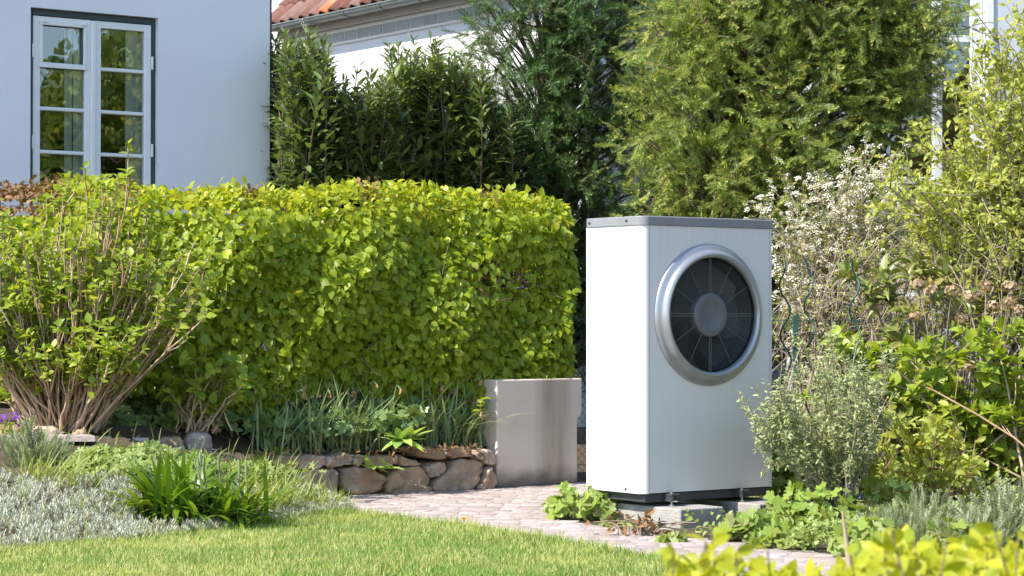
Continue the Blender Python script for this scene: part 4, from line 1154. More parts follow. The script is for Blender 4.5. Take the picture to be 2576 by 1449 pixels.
# low side branches creeping right
ends = np.array([P(460, 905, 12.5), P(430, 925, 12.5), P(400, 960, 12.45), P(350, 1000, 12.4), P(-40, 1000, 12.4)])
# small hydrangea right of it
ends = ends_in([(440, 900), (530, 870), (620, 910), (610, 990), (560, 1040), (420, 1040), (400, 1000)], 26, 12.55, 12.95)
shrub('hydrangea_sapling', 'small young hydrangea with thin bare stems between big hydrangea and daffodils', 'shrub', P(500, 1085, 12.75), ends, 0.006, M_hyd, M_stem, OV4, leaf=(0.06, 0.046), per=15, tw=(2, 0.09), spread=0.5,
      base_r=0.07, arch=0.08, parts=300, stem_parts=30, cluster=True, tmin=0.4)

# ---- cherry laurels behind ------------------------------------
def laurel(label, cols, Yc, n, base):
    ends = []
    for i in range(n):
        xd, yt = cols[R.randint(len(cols))]
        xd += R.randn() * 30; yd = yt + abs(R.randn()) * 90 if R.rand() < 0.75 else yt + R.rand() * 300
        ends.append(P(xd, yd, Yc - 0.15 + np.clip((yd - yt) / 300.0, 0, 1) * 0.7 + 0.22 * R.randn()))
        if xd < 705: ends[-1] = P(xd, yd, max(ends[-1][1], 18.06))
    ends = np.array(ends)
    t = thing('cherry_laurel', base, label, 'shrub', 'cherry laurels behind the hedge')
    PP, DD, NN, LL = [], [], [], []; rac_p, rac_d = [], []
    rest = Acc()
    for bi, e in enumerate(ends):
        b = np.array([base[0] + 0.55 * (e[0] - base[0]) + 0.1 * R.randn(), base[1] + 0.2 * R.randn(), base[2]])
        pts = bez(b, (b + e) / 2 + np.r_[R.randn(2) * 0.2, 0.15], e, 9)
        own = Acc(); own.tube(pts, np.linspace(0.014, 0.004, 9), 5)
        if bi < 40: obj('stem', own.mesh('stem', off=base), M_twig, t)
        else: rest.add(np.vstack(own.V), np.vstack(own.T))
        ln = np.linalg.norm(e - b); nl = int(ln / 0.0235)
        for k in range(nl):
            f = 0.12 + 0.88 * (k + R.rand()) / nl; i = min(7, int(f * 8)); q = pts[i] + (pts[i + 1] - pts[i]) * (f * 8 - i)
            d0 = nrm(pts[i + 1] - pts[i]); an = k * 2.4 + R.rand(); o_ = np.array([math.cos(an), math.sin(an), 0])
            rise = 0.35 + 0.9 * f ** 3
            PP.append(q + o_ * 0.01 + (0 if f > 0.8 else o_ * 0.22 * R.rand())); DD.append(nrm(o_ + d0 * rise + R.randn(3) * 0.32)); NN.append(nrm(UP - o_ * 0.25 + R.randn(3) * 0.18)); LL.append((0.115 + 0.05 * R.rand()) * (0.6 if f > 0.95 else 1))
            if R.rand() < 0.05:
                rac_p.append(q + o_ * 0.03); rac_d.append(nrm(o_ * 0.6 + UP + R.randn(3) * 0.2))
    PP, DD, NN, LL = map(np.array, (PP, DD, NN, LL))
    ok = (PP[:, 1] > 18.05) | (PP[:, 0] / PP[:, 1] * F + 1288 > 700)
    PP, DD, NN, LL = PP[ok], DD[ok], NN[ok], LL[ok]
    if rest.n: obj('twigs', rest.mesh('twigs', off=base), M_twig, t, 'stuff')
    emit(t, LA, M_laurel, PP, basis(DD, NN, LL, LL * 0.31), 300)
    if rac_p:
        # flower racemes: spikes of pale beads
        V, T = [], []
        for k in range(26):
            zz = k / 26; an = k * 2.4; r_ = 0.09
            c = np.array([r_ * math.cos(an), zz, r_ * math.sin(an)]); f = 0.042
            b = len(V); V += [c + (f, 0, 0), c + (-f, 0, 0), c + (0, f, 0), c + (0, -f, 0), c + (0, 0, f), c + (0, 0, -f)]
            T += [(b, b + 2, b + 4), (b + 2, b + 1, b + 4), (b + 1, b + 3, b + 4), (b + 3, b, b + 4), (b + 2, b, b + 5), (b + 1, b + 2, b + 5), (b + 3, b + 1, b + 5), (b, b + 3, b + 5)]
        rp = np.array(rac_p); rl = 0.09 + 0.05 * R.rand(len(rp))
        emit(t, [(np.array(V), np.array(T))], M_raceme, rp, basis(np.array(rac_d), R.randn(len(rp), 3), rl, rl), 300, 'flower_spike', 'flower_spikes')
lz = 0.4
laurel('cherry laurel with cream flower spikes right beside the white house corner', [(690, 75), (720, 85), (745, 70), (775, 95), (800, 85), (825, 140)], 17.95, 105, np.array([-1.58, 18.3, lz]))
laurel('lower dark cherry laurel in the middle, below the white brick wall', [(850, 195), (880, 205), (905, 160), (930, 175), (960, 190), (980, 210)], 18.12, 85, np.array([-1.15, 18.8, lz]))
laurel('cherry laurel with upright shoots left of the dark yew', [(1000, 105), (1030, 140), (1055, 120), (1085, 75), (1110, 95), (1140, 110), (1170, 150)], 18.5, 95, np.array([-0.62, 19.2, lz]))

laurel('cherry laurel merging into the left flank of the dark yew', [(1150, 130), (1180, 160), (1210, 190), (1240, 230), (1130, 170)], 19.0, 60, np.array([-0.35, 19.5, lz]))
# ---- yews -----------------------------------------------------
YS = [tpl_spray(9, 0.40, 0.10, 66, True, 0.15), tpl_spray(7, 0.38, 0.10, 60, False, 0.1, 3, 0.8), tpl_spray(7, 0.36, 0.10, 66, False, 0.1, 3, 0.8)]
def yew(label, poly, Yf, Yb, base, nb, per, mat, group='yews behind the hedge', spl=0.066):
    """limbs from the trunk out to points on the crown's outline"""
    base = np.asarray(base, float)
    t = thing('yew_tree', base, label, 'tree', group)
    top = base[2] + 5.0
    a = Acc(); a.tube([base, base + [0.06, 0.02, 1.6], base + [-0.05, 0.05, 3.2], base + [0.02, 0, 4.6]], [0.11, 0.085, 0.055, 0.02], 9)
    obj('trunk', a.mesh('trunk', off=base), M_twig, t)
    q = sample_poly(poly, nb); PP, DD, NN = [], [], []
    rest = Acc(); cx = (np.array(poly)[:, 0].min() + np.array(poly)[:, 0].max()) / 2; hw = (np.array(poly)[:, 0].max() - np.array(poly)[:, 0].min()) / 2
    for i in range(nb):
        x, y = q[i]
        front = Yf + (Yb - Yf) * 0.45 * ((x - cx) / hw) ** 2
        Y = front + (Yb - front) * (0 if R.rand() < 0.62 else R.rand()) + 0.12 * R.randn()
        e = P(x, y, Y)
        zb = np.clip(e[2] - 0.5 - 0.5 * R.rand(), base[2] + 0.2, top - 0.5)
        b = np.array([base[0] + 0.03 * R.randn(), base[1] + 0.03 * R.randn(), zb])
        pts = bez(b, (b + e) / 2 + UP * (0.12 + 0.1 * R.randn()) , e, 7)
        own = Acc(); own.tube(pts, np.linspace(0.02, 0.004, 7), 4)
        if i < 70: obj('limb', own.mesh('limb', off=base), M_twig, t)
        else: rest.add(np.vstack(own.V), np.vstack(own.T))
        dirb = nrm(e - b)
        out = nrm(np.array([e[0] - base[0], e[1] - base[1] - 0.4, 0.15]))
        for k in range(per // 3 + 1):
            f = 0.6 + 0.4 * R.rand() ** 0.6; j = min(5, int(f * 6)); p = pts[j] + (pts[j + 1] - pts[j]) * (f * 6 - j) + R.randn(3) * 0.09
            fd_ = nrm(out * 0.65 + dirb * 0.15 + R.randn(3) * 0.8 + UP * 0.2)
            fl_ = 0.16 + 0.22 * R.rand()
            fn = nrm(UP + R.randn(3) * 0.35 + np.array([0, -0.3, 0])); sx = nrm(np.cross(fd_, fn))
            own2 = bez(p, p + fd_ * fl_ * 0.5 + UP * 0.03, p + fd_ * fl_ - UP * 0.04 * R.rand(), 4)
            rest.tube(own2, np.linspace(0.005, 0.002, 4), 3)
            ns = 10
            for q_ in range(ns):
                g = 0.15 + 0.85 * q_ / (ns - 1); jj = min(2, int(g * 3)); pp = own2[jj] + (own2[jj + 1] - own2[jj]) * (g * 3 - jj)
                sg = (1 if q_ % 2 else -1) if q_ < ns - 1 else 0
                PP.append(pp); DD.append(nrm(fd_ * (0.7 + 0.3 * g) + sx * sg * (0.75 - 0.25 * g) + R.randn(3) * 0.13 - UP * 0.08)); NN.append(nrm(fn + R.randn(3) * 0.3))
    obj('twigs', rest.mesh('twigs', off=base), M_twig, t, 'stuff')
    PP, DD, NN = map(np.array, (PP, DD, NN)); n = len(PP)
    L = spl * (0.55 + 0.8 * R.rand(n))
    emit(t, YS, mat, PP, basis(DD, NN, L, L), 0, 'spray', 'foliage')
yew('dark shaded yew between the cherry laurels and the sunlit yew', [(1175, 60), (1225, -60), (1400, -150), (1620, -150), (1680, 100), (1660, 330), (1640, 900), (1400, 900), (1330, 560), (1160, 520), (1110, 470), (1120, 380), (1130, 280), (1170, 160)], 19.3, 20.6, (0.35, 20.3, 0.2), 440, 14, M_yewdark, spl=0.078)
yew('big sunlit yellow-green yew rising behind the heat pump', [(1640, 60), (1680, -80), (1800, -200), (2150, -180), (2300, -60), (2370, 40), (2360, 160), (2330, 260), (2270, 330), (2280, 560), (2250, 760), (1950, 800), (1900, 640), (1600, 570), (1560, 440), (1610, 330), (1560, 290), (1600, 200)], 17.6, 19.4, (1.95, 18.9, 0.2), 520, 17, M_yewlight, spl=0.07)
yew('yew branches reaching in front of the pale house window', [(2150, 60), (2300, -40), (2420, 30), (2360, 110), (2330, 200), (2280, 280), (2180, 300)], 17.9, 18.6, (2.9, 18.8, 0.2), 95, 16, M_yewlight)

# ---- white spirea ------------------------------------------------
sp_poly = [(1890, 530), (1950, 450), (2030, 440), (2100, 470), (2160, 390), (2260, 370), (2300, 470), (2280, 560), (2240, 640), (2260, 720), (2180, 790), (2050, 800), (1960, 800), (1945, 640)]
sp, tips = shrub('white_spirea', 'spirea bush full of small white flower clusters right of the heat pump', 'shrub', P(2080, 1085, 15.4), ends_in(sp_poly, 120, 14.9, 15.8), 0.006, M_spleaf, M_paletwig, OV, leaf=(0.03, 0.015), per=54, tw=(6, 0.22), spread=0.7,
      base_r=0.22, arch=0.18, parts=0, stem_parts=60, start=0.4)
fp, fd = [], []
for tp, d in tips:
    for k in range(3):
        if R.rand() < 0.78: fp.append(tp - d * 0.04 * k + R.randn(3) * 0.02); fd.append(nrm(UP + R.randn(3) * 0.4 + np.array([0, -0.4, 0])))
fp, fd = np.array(fp), np.array(fd)
x_ = nrm(np.cross(fd, R.randn(len(fd), 3))); y_ = np.cross(fd, x_); fs = 0.052 * (0.6 + 0.7 * R.rand(len(fd)))
emit(sp, [tpl_disc_cluster(12, 0.5, 0.13), tpl_disc_cluster(9, 0.5, 0.15, 0.2)], M_white, fp, np.stack([x_ * fs[:, None], y_ * fs[:, None], fd * fs[:, None]], -1), 300, 'flower_cluster', 'flower_clusters')

# ---- light green shrub on the right ------------------------------
kp = [(2210, 480), (2260, 420), (2320, 330), (2310, 290), (2400, 230), (2430, 130), (2520, 60), (2620, 20), (2800, 100), (2800, 700), (2560, 690), (2400, 640), (2250, 610), (2200, 560)]
shrub('light_green_shrub', 'tall arching shrub with light yellow-green leaves at the right edge', 'shrub', P(2600, 1120, 14.6), ends_in(kp, 215, 14.0, 15.2), 0.010, M_honey, M_paletwig, OV, leaf=(0.047, 0.026), per=140, tw=(6, 0.28), spread=0.8,
      base_r=0.25, arch=0.2, parts=300, stem_parts=60, start=0.4, leafup=0.5)

# ---- rhododendron -------------------------------------------------
rh = np.array([P(*q) for q in [(2130, 690, 13.9), (2180, 720, 13.85), (2225, 685, 13.9), (2290, 690, 13.8), (2330, 690, 13.8), (2350, 760, 13.7), (2300, 780, 13.75), (2270, 800, 13.7), (2390, 790, 13.75), (2190, 740, 14.0), (2240, 740, 13.9), (2380, 730, 13.9), (2250, 840, 13.8), (2310, 700, 14.0)]])
shrub('rhododendron', 'leggy rhododendron with olive leaf rosettes and gnarled pale branches behind the fence', 'shrub', P(2230, 1090, 14.1), rh, 0.012, M_rhodo, M_paletwig, OV4, leaf=(0.12, 0.04), per=16, tw=(1, 0.12), spread=0.5, base_r=0.08, arch=0.1, parts=300, cluster=True, tmin=0.7)

# ---- tangle of bare pale twigs behind the fence
shrub('bare_twig_shrub', 'leggy half-bare shrub of pale arching twigs behind the fence, below the white spirea', 'shrub', P(2150, 1090, 14.7), np.vstack([ends_in([(1950, 640), (2300, 560), (2560, 620), (2570, 800), (2300, 830), (1950, 900)], 60, 14.35, 15.0)]), 0.007, M_honey, M_paletwig, OV, leaf=(0.03, 0.016), per=26, tw=(8, 0.26), spread=0.9,
      base_r=0.4, arch=0.22, parts=100, stem_parts=60, start=0.5)
shrub('bare_twig_shrub', 'second half-bare shrub of pale twigs behind the fence at the far right', 'shrub', P(2480, 1090, 14.2), np.vstack([ends_in([(2280, 640), (2600, 560), (2640, 850), (2300, 850)], 46, 13.9, 14.5)]), 0.007, M_honey, M_paletwig, OV, leaf=(0.035, 0.018), per=34, tw=(8, 0.24), spread=0.9,
      base_r=0.3, arch=0.22, parts=100, stem_parts=50, start=0.5)
# ---- right hydrangea with dried heads ------------------------------
hr_poly = [(2050, 1010), (2080, 870), (2180, 860), (2260, 900), (2300, 850), (2420, 830), (2500, 840), (2640, 780), (2700, 900), (2700, 1200), (2500, 1230), (2300, 1180), (2150, 1100)]
hyr, tips = shrub('hydrangea_bush', 'bright green hydrangea bush with dried tan flower heads at right', 'shrub', P(2400, 1300, 12.9), ends_in(hr_poly, 95, 12.4, 13.3), 0.009, M_hyd, M_stem, OV4, leaf=(0.07, 0.05), per=55, tw=(4, 0.15), spread=0.5,
      base_r=0.28, arch=0.08, parts=300, stem_parts=95, cluster=True, tmin=0.4)
def dried_heads(par, pts, size):
    pts = np.array(pts); n = len(pts)
    PPp, MM = [], []
    for p in pts:
        for k in range(42):
            d = nrm(R.randn(3)); q = p + d * size * (0.25 + 0.38 * R.rand()) * np.array([1, 1, 0.7])
            PPp.append(q); x = nrm(np.cross(d, R.randn(3))); y = np.cross(d, x); s = size * (0.2 + 0.16 * R.rand())
            MM.append(np.stack([x * s, y * s, d * s], -1))
    pet = (np.array([(-.5, -.5, 0.1), (.5, -.4, 0), (.45, .5, 0.12), (-.5, .45, 0.02), (0, 0, -0.1)]), np.array([(0, 1, 4), (1, 2, 4), (2, 3, 4), (3, 0, 4)]))
    PPp, MM = np.array(PPp), np.array(MM)
    off = np.array(par.location)
    for i in range(n):
        sl = slice(i * 42, i * 42 + 42)
        W = np.einsum('nij,kj->nki', MM[sl], pet[0]) + (PPp[sl] - off)[:, None, :]
        T = (pet[1][None] + (np.arange(42) * 5)[:, None, None]).reshape(-1, 3)
        obj('dried_flower_head', mesh_np('dried_flower_head', W.reshape(-1, 3), T, np.repeat(R.rand(42), 5)), M_dry, par)
dh = [P(x, y, 12.6 + 0.4 * R.rand()) for x, y in [(2310, 715), (2340, 730), (2395, 730), (2440, 745), (2480, 720), (2500, 770), (2540, 760), (2560, 780), (2420, 800), (2300, 795), (2100, 905), (2440, 920), (2480, 940), (2230, 930), (2540, 720), (2400, 900)]]
dh = np.array(dh)
dried_heads(hyr, dh, 0.075)
a = Acc()
for p in dh:
    b = np.array([0.35 * p[0] + 0.65 * hyr.location.x, hyr.location.y + 0.1 * R.randn(), 0.1]); a.tube(bez(b, (b + p) / 2 + UP * 0.1 + R.randn(3) * 0.05, p, 6), np.linspace(0.006, 0.003, 6), 4)
obj('dry_stems', a.mesh('dry_stems', off=np.array(hyr.location)), M_paletwig, hyr, 'stuff')

# ---- grey green shrub reaching in front of the unit ---------------
gs = [(1895, 1075), (1900, 1020), (1950, 1050), (1955, 950), (2010, 930), (2060, 890), (2110, 880), (2180, 930), (2230, 930), (2240, 1000), (2200, 1060), (2150, 1110), (2080, 1120), (1990, 1080), (1930, 1085)]
shrub('grey_green_shrub', 'airy grey-green small-leaved shrub reaching across the right edge of the heat pump', 'shrub', P(2110, 1300, 11.35), np.vstack([ends_in(gs, 52, 11.0, 11.6)] + [P(x, y, 11.05)[None] for x, y in [(1892, 1078), (1897, 1020), (1925, 1062), (1940, 985), (1905, 1085), (2030, 885), (2090, 870), (2240, 920)]]), 0.006, M_grey, M_paletwig, OV, leaf=(0.027, 0.0095), per=185, tw=(6, 0.13), spread=0.6,
      base_r=0.04, arch=0.0, bow=0.0, parts=0, stem_parts=50, start=0.35)

# ---- rose-like seedlings with yellow green leaflets ----------------
for i, (x, y0, hgt, lab) in enumerate([(2080, 1300, 1030, 'reddish young rose stem nearest the grey-green shrub'), (2310, 1270, 1040, 'upright young stems with drooping leaflets left of the right hydrangea'), (2390, 1275, 1060, 'tallest group of young leafy stems in front of the right hydrangea'), (2200, 1280, 1080, 'young leafy stems between two green spiral stakes and the rosemary')]):
    b = P(x, y0, 11.9 + 0.2 * (i % 2)); b[2] = 0
    ends = np.array([P(x + 70 * R.randn() * 0.7, hgt + 110 * R.rand(), 11.9 + 0.15 * R.randn()) for _ in range(7 + (i > 0) * 3)])
    shrub('young_rose', lab, 'plant', b, ends, 0.006, M_honey, M_stem, OV4, leaf=(0.06, 0.03), per=34, tw=(4, 0.1), spread=0.8, base_r=0.07, arch=0.05, parts=200, stem_parts=12, start=0.3, group='young leafy stems in the right bed', leafup=0.3)
# ------------------------------------------------------------------ low planting
ST = [tpl_strap(6, 0.25, 0.3, 0.6, 0.3), tpl_strap(6, 0.7, 0.3, 0.6, -0.3), tpl_strap(6, 1.3, 0.3, 0.6, 0.2), tpl_strap(6, 0.4, 0.3, 0.6, 0.6)]
STW = [tpl_strap(7, 0.5, 0.7, 0.55), tpl_strap(7, 1.1, 0.7, 0.55), tpl_strap(7, 1.9, 0.6, 0.55), tpl_strap(7, 0.9, 0.8, 0.6, 0.3)]
def straps(t, mat, base, n, L, W, rad, lean, tpls, parts, part='leaf', hi=0.0):
    b = np.asarray(base)[None] + np.c_[R.randn(n, 2) * rad, np.zeros(n)]
    an = R.rand(n) * 2 * math.pi
    o = np.c_[np.cos(an), np.sin(an), np.zeros(n)]
    ln = lean[0] + (lean[1] - lean[0]) * R.rand(n)
    D = nrm(o * np.sin(ln)[:, None] + UP * np.cos(ln)[:, None])
    Nn = nrm(UP[None] * (0.25 + np.sin(ln)[:, None]) - o + R.randn(n, 3) * 0.3)
    l = L * (0.6 + 0.5 * R.rand(n)); w = W * (0.8 + 0.4 * R.rand(n))
    M = basis(D, Nn, l, w)
    emit(t, tpls, mat, b, M, parts, part)
    return b, D, l
# daffodil clumps along the dry stone wall
def daff_z(x): return 0.25
for i, (x, Y, n, lab) in enumerate([(665, 13.15, 40, 'leftmost clump of faded daffodils behind the dry stone wall'), (735, 13.3, 48, 'second clump of faded daffodils from the left behind the stone wall'), (800, 13.32, 48, 'faded daffodil clump left of the middle of the stone wall'),
        (870, 13.45, 50, 'faded daffodil clump behind the tall sage-like seedling on the wall'), (945, 13.55, 46, 'faded daffodil clump just left of the broad-leaved plant'), (1060, 13.75, 46, 'faded daffodil clump just right of the broad-leaved plant'),
        (1120, 13.8, 54, 'dense faded daffodil clump second from the concrete wall'), (1180, 13.9, 44, 'rightmost faded daffodil clump beside the concrete wall')]):
    b = P(x, 800, Y); b[2] = 0.24
    t = thing('daffodil_clump', b, lab, 'flowers', 'faded daffodils behind the dry stone wall')
    straps(t, M_daff, b, int(n * 1.7), 0.46, 0.0125, 0.065, (0.02, 0.6), ST, 300)
    for k in range(2):
        an = R.rand() * 6.28; tip = b + np.array([0.12 * math.cos(an), 0.08 * math.sin(an) - 0.05, 0.33 + 0.1 * R.rand()])
        a = Acc(); pts = np.vstack([bez(b + [0.02, 0, 0], (b + tip) / 2 + [0.0, 0, 0.08], tip, 6), [tip + [0.02, -0.01, 0.01], tip + [0.035, -0.015, -0.01]]])
        a.tube(pts, 0.0035, 5); obj('flower_stalk', a.mesh('flower_stalk', off=b), M_daff, t)
        V, T = stone_mesh(pts[-1] + np.array([[0.009 * math.cos(q), 0, 0.02 * math.sin(q) - 0.015] for q in np.linspace(0, 5.5, 9)]), np.array([0.0, -1, 0]), 0.01, 0.01, 60 + i * 2 + k)
        obj('withered_flower', mesh_np('withered_flower', V - b, T, np.full(len(V), R.rand())), M_orange, t)
# broad leaved plants
BR = [tpl_leaf(5, 1.0, 0.07, 0.35), tpl_leaf(5, 1.0, 0.1, 0.7), tpl_leaf(5, 0.95, 0.05, 0.15)]
def rosette(name, lab, cat, b, n, L, W, mat, group=None, lean=(0.5, 1.35), tpls=BR, rad=0.02):
    t = thing(name, b, lab, cat, group)
    straps(t, mat, b, n, L, W, rad, lean, tpls, 300)
    return t
def bp(x, y, Y): return P(x, y, Y)
g_ = 'broad-leaved plants at the dry stone wall'
rosette('broad_leaved_plant', 'largest broad-leaved plant arching over the middle of the stone wall', 'plant', bp(1010, 1112, 13.28), 34, 0.17, 0.058, M_sage, g_)
rosette('broad_leaved_plant', 'purple-stalked seedling growing on the face of the stone wall', 'plant', bp(936, 1180, 13.2), 13, 0.115, 0.036, M_sage, g_, (0.2, 1.2))
rosette('broad_leaved_plant', 'small light green seedling right of the taller one on the stone wall', 'plant', bp(976, 1180, 13.2), 10, 0.085, 0.03, M_sage, g_, (0.2, 1.2))
rosette('broad_leaved_plant', 'grey-green broad-leaved plant at the left end of the stone wall', 'plant', bp(655, 1172, 12.95), 16, 0.14, 0.048, M_sage, g_, (0.6, 1.35))
rosette('broad_leaved_plant', 'broad-leaved plant behind the left end of the stone wall', 'plant', bp(700, 1140, 13.1), 10, 0.11, 0.04, M_sage, g_, (0.6, 1.3))
rosette('wall_weed', 'tiny bright green weed at the foot of the stone wall', 'weed', np.r_[G(858, 1247)[:2], 0.0] , 12, 0.05, 0.03, M_hyd, None, (0.2, 1.2))
# dried hydrangea beside the concrete wall
b = P(1195, 1120, 14.0); b[2] = 0.26
ends = np.array([P(1140, 985, 13.85), P(1180, 1000, 13.85), P(1215, 1040, 13.72), P(1200, 1010, 13.8), P(1160, 1060, 13.8)])
t, _ = shrub('faded_hydrangea', 'hydrangea with dried tan heads squeezed between daffodils and concrete wall', 'shrub', b, ends, 0.005, M_hyd, M_stem, OV4, leaf=(0.055, 0.04), per=12, tw=(1, 0.06), spread=0.6, base_r=0.03, arch=0.05, parts=100, cluster=True)
dried_heads(t, [P(1142, 985, 13.82), P(1205, 1010, 13.75), P(1216, 1045, 13.68)], 0.055)
# dark ground cover ivy under the hydrangeas
iv = thing('ivy_patch', P(420, 1060, 12.9), 'dark creeping ivy leaves under and between the hydrangeas', 'ivy')
n = 900
q = np.c_[R.rand(n), R.rand(n)]; x = 180 + 900 * q[:, 0]; Y = 12.75 + 0.75 * q[:, 1] + (x - 400) / 600 * 0.5
pp = np.array([P(a_, 800, y_) for a_, y_ in zip(x, Y)]); pp[:, 2] = 0.36 + 0.22 * np.clip((Y - 12.75), 0, 1) + 0.10 * R.rand(n) - 0.10 * np.clip((x - 550) / 200, 0, 1)
PALM = [tpl_palm(5, 0.74, 140, 0.2, 0.1), tpl_palm(5, 0.78, 150, 0.35, 0.1), tpl_palm(5, 0.68, 130, 0.1, 0.1)]
GER = [tpl_palm(5, 0.35, 150, 0.15, 0.1), tpl_palm(5, 0.4, 140, 0.3, 0.1)]
nn = nrm(R.randn(n, 3) * 0.4 + UP + np.array([0, -0.7, 0])); s_ = 0.03 + 0.02 * R.rand(n)
emit(iv, PALM, M_laurel, pp, basis(rdir(n, 0.1), nn, s_, s_), 300)
# litter of dry leaves on the soil between
n = 420; x = -20 + 1240 * R.rand(n); Y = 12.45 + 0.6 * R.rand(n) + np.clip((x - 300) / 900, 0, 1) * 0.85
pp = np.array([P(a_, 800, y_) for a_, y_ in zip(x, Y)]); pp[:, 2] = np.where(x > 600, 0.25, 0.40) + 0.02 * R.rand(n)
s_ = 0.025 + 0.02 * R.rand(n)
emit(None, OV, M_beech_dead, pp, basis(rdir(n, 0), nrm(R.randn(n, 3) * 0.5 + UP), s_, s_ * 0.5), 0, 'leaf', 'leaf_litter')

# silver carpet over the flower bed
TUFT = []
for _ in range(3):
    V, T = [], []
    for k in range(12):
        an = k * 2.4; h = 0.15 + 0.8 * k / 12; el = 0.9 - 0.5 * k / 12
        d = np.array([math.cos(an) * math.sin(el), math.sin(an) * math.sin(el), math.cos(el)]); p = np.array([0, 0, h * 0.7]); sd = nrm(np.cross(d, UP)) * 0.055
        b_ = len(V); m = p + d * 0.22; V += [p, m + sd, m - sd, p + d * (0.42 + 0.1 * R.rand())]; T += [(b_, b_ + 1, b_ + 2), (b_ + 1, b_ + 3, b_ + 2)]
    V += [(-0.02, 0, 0), (0.02, 0, 0), (0, 0, 0.75)]; T.append((len(V) - 3, len(V) - 2, len(V) - 1))
    TUFT.append((np.array(V), np.array(T)))
def in_ell(xd, yd, cx, cy_, rx, ry): return ((xd - cx) / rx) ** 2 + ((yd - cy_) / ry) ** 2 < 1
n = 15000
s = R.rand(n); tt = R.rand(n) ** 1.1 * 0.97
gx = np.linspace(0, 1, len(FFp))
def bedpts(s, tt):
    f = np.stack([np.interp(s, gx, FFp[:, k]) for k in range(3)], -1); b = np.stack([np.interp(s, gx, FBp[:, k]) for k in range(3)], -1)
    return f + (b - f) * tt[:, None]
pp = bedpts(s, tt)
xd = pp[:, 0] / pp[:, 1] * F + 1288; yd = 800 - (pp[:, 2] - CAM_Z) / pp[:, 1] * F
dens = 0.9 * (0.55 + 0.45 * np.sin(xd * 0.03 + 2 * np.sin(yd * 0.05))) + 0.25
ok = (yd > 1195 + 25 * np.sin(xd * 0.012)) & (yd < 1392) & (R.rand(n) < dens) & (xd < 880) & ~in_ell(xd, yd, 470, 1300, 130, 30)
ok &= ~((xd > 600) & (yd < 1240))
pp = pp[ok]; n = len(pp)
s_ = 0.04 + 0.03 * R.rand(n)
up_ = nrm(UP + R.randn(n, 3) * 0.3); x_ = nrm(np.cross(up_, R.randn(n, 3))); y_ = np.cross(up_, x_)
emit(None, TUFT, M_silver, pp, np.stack([x_ * s_[:, None], y_ * s_[:, None], up_ * s_[:, None]], -1), 0, 'tuft', 'silver_ground_cover')
tag(bpy.data.objects['silver_ground_cover'], 'carpet of silvery white ground cover in the left flower bed', 'ground cover')
# weedy green blades scattered in the bed
n = 900; pp = bedpts(R.rand(n), R.rand(n)); s_ = 0.07 + 0.09 * R.rand(n)
emit(None, ST, M_blade, pp, basis(rdir(n, 1.6), R.randn(n, 3), s_, np.full(n, 0.005)), 0, 'blade', 'weed_grass')
tag(bpy.data.objects['weed_grass'], 'sparse green and yellow weed blades growing through the flower bed', 'grass')

# geranium mound
gb = P(340, 1190, 11.75)
ger = thing('geranium_mound', gb, 'light green mound of lobed geranium leaves behind the silver carpet', 'plant')
n = 1150
u = R.rand(n) * 2 * math.pi; rr_ = np.sqrt(R.rand(n)); 
ex_ = np.cos(u) * rr_; ey_ = np.sin(u) * rr_
hgt = np.sqrt(np.clip(1 - rr_ ** 2, 0, 1))
pp = np.c_[gb[0] + ex_ * 0.42 + 0.02 * R.randn(n), gb[1] + ey_ * 0.36, gb[2] - 0.01 + hgt * 0.15 * (0.6 + 0.4 * R.rand(n)) + 0.02 * np.sin(ex_ * 9)]
nn = nrm(np.c_[ex_ * 0.5, ey_ * 0.5 - 0.35, np.full(n, 1.0)] + R.randn(n, 3) * 0.3); s_ = 0.024 + 0.018 * R.rand(n)
emit(ger, GER, M_ger, pp, basis(rdir(n, 0.0), nn, s_, s_), 300)
a = Acc()
for i in range(140):
    k = R.randint(n); a.tube([[gb[0] + (pp[k, 0] - gb[0]) * 0.6, gb[1] + (pp[k, 1] - gb[1]) * 0.6, gb[2] - 0.08], pp[k]], 0.0015, 3)
obj('stalks', a.mesh('stalks', off=gb), M_ger, ger, 'stuff')
gb2 = P(590, 1205, 12.0)
ger2 = thing('geranium_mound', gb2, 'smaller pale geranium patch right of the main mound, among grass', 'plant')
n = 320; pp = gb2 + np.c_[R.randn(n) * 0.14, R.randn(n) * 0.12, 0.02 + 0.06 * R.rand(n)]
emit(ger2, GER, M_ger, pp, basis(rdir(n), nrm(R.randn(n, 3) * 0.4 + UP + np.array([0, -0.4, 0])), 0.02 + 0.016 * R.rand(n), 0.02 + 0.016 * R.rand(n)), 300)

# strap leaved clumps in the flower bed
for (x, y, Y, n, L, lab) in [(440, 1312, 10.95, 125, 0.42, 'big dark green strap-leaved clump with spent flower spikes in the silver carpet'), (560, 1318, 11.0, 90, 0.36, 'right-hand strap-leaved clump next to the tall grass')]:
    b = P(x, y, Y); t = thing('strap_leaved_clump', b, lab, 'plant', 'strap-leaved clumps in the flower bed')
    straps(t, M_strap, b, int(n * 1.6), L, 0.026, 0.075, (0.05, 1.05), STW, 300)
    for k in range(4):
        p0 = b + [0.1 * R.randn(), 0.05 * R.randn(), 0]; p1 = p0 + [0.04 * R.randn(), 0.02, 0.30 + 0.06 * R.rand()]
        a = Acc(); a.tube([p0, (p0 + p1) / 2, p1 - [0, 0, 0.07], p1 - [0, 0, 0.035], p1], [0.003, 0.003, 0.006, 0.009, 0.003], 6)
        obj('flower_spike', a.mesh('flower_spike', off=b), M_lav, t)
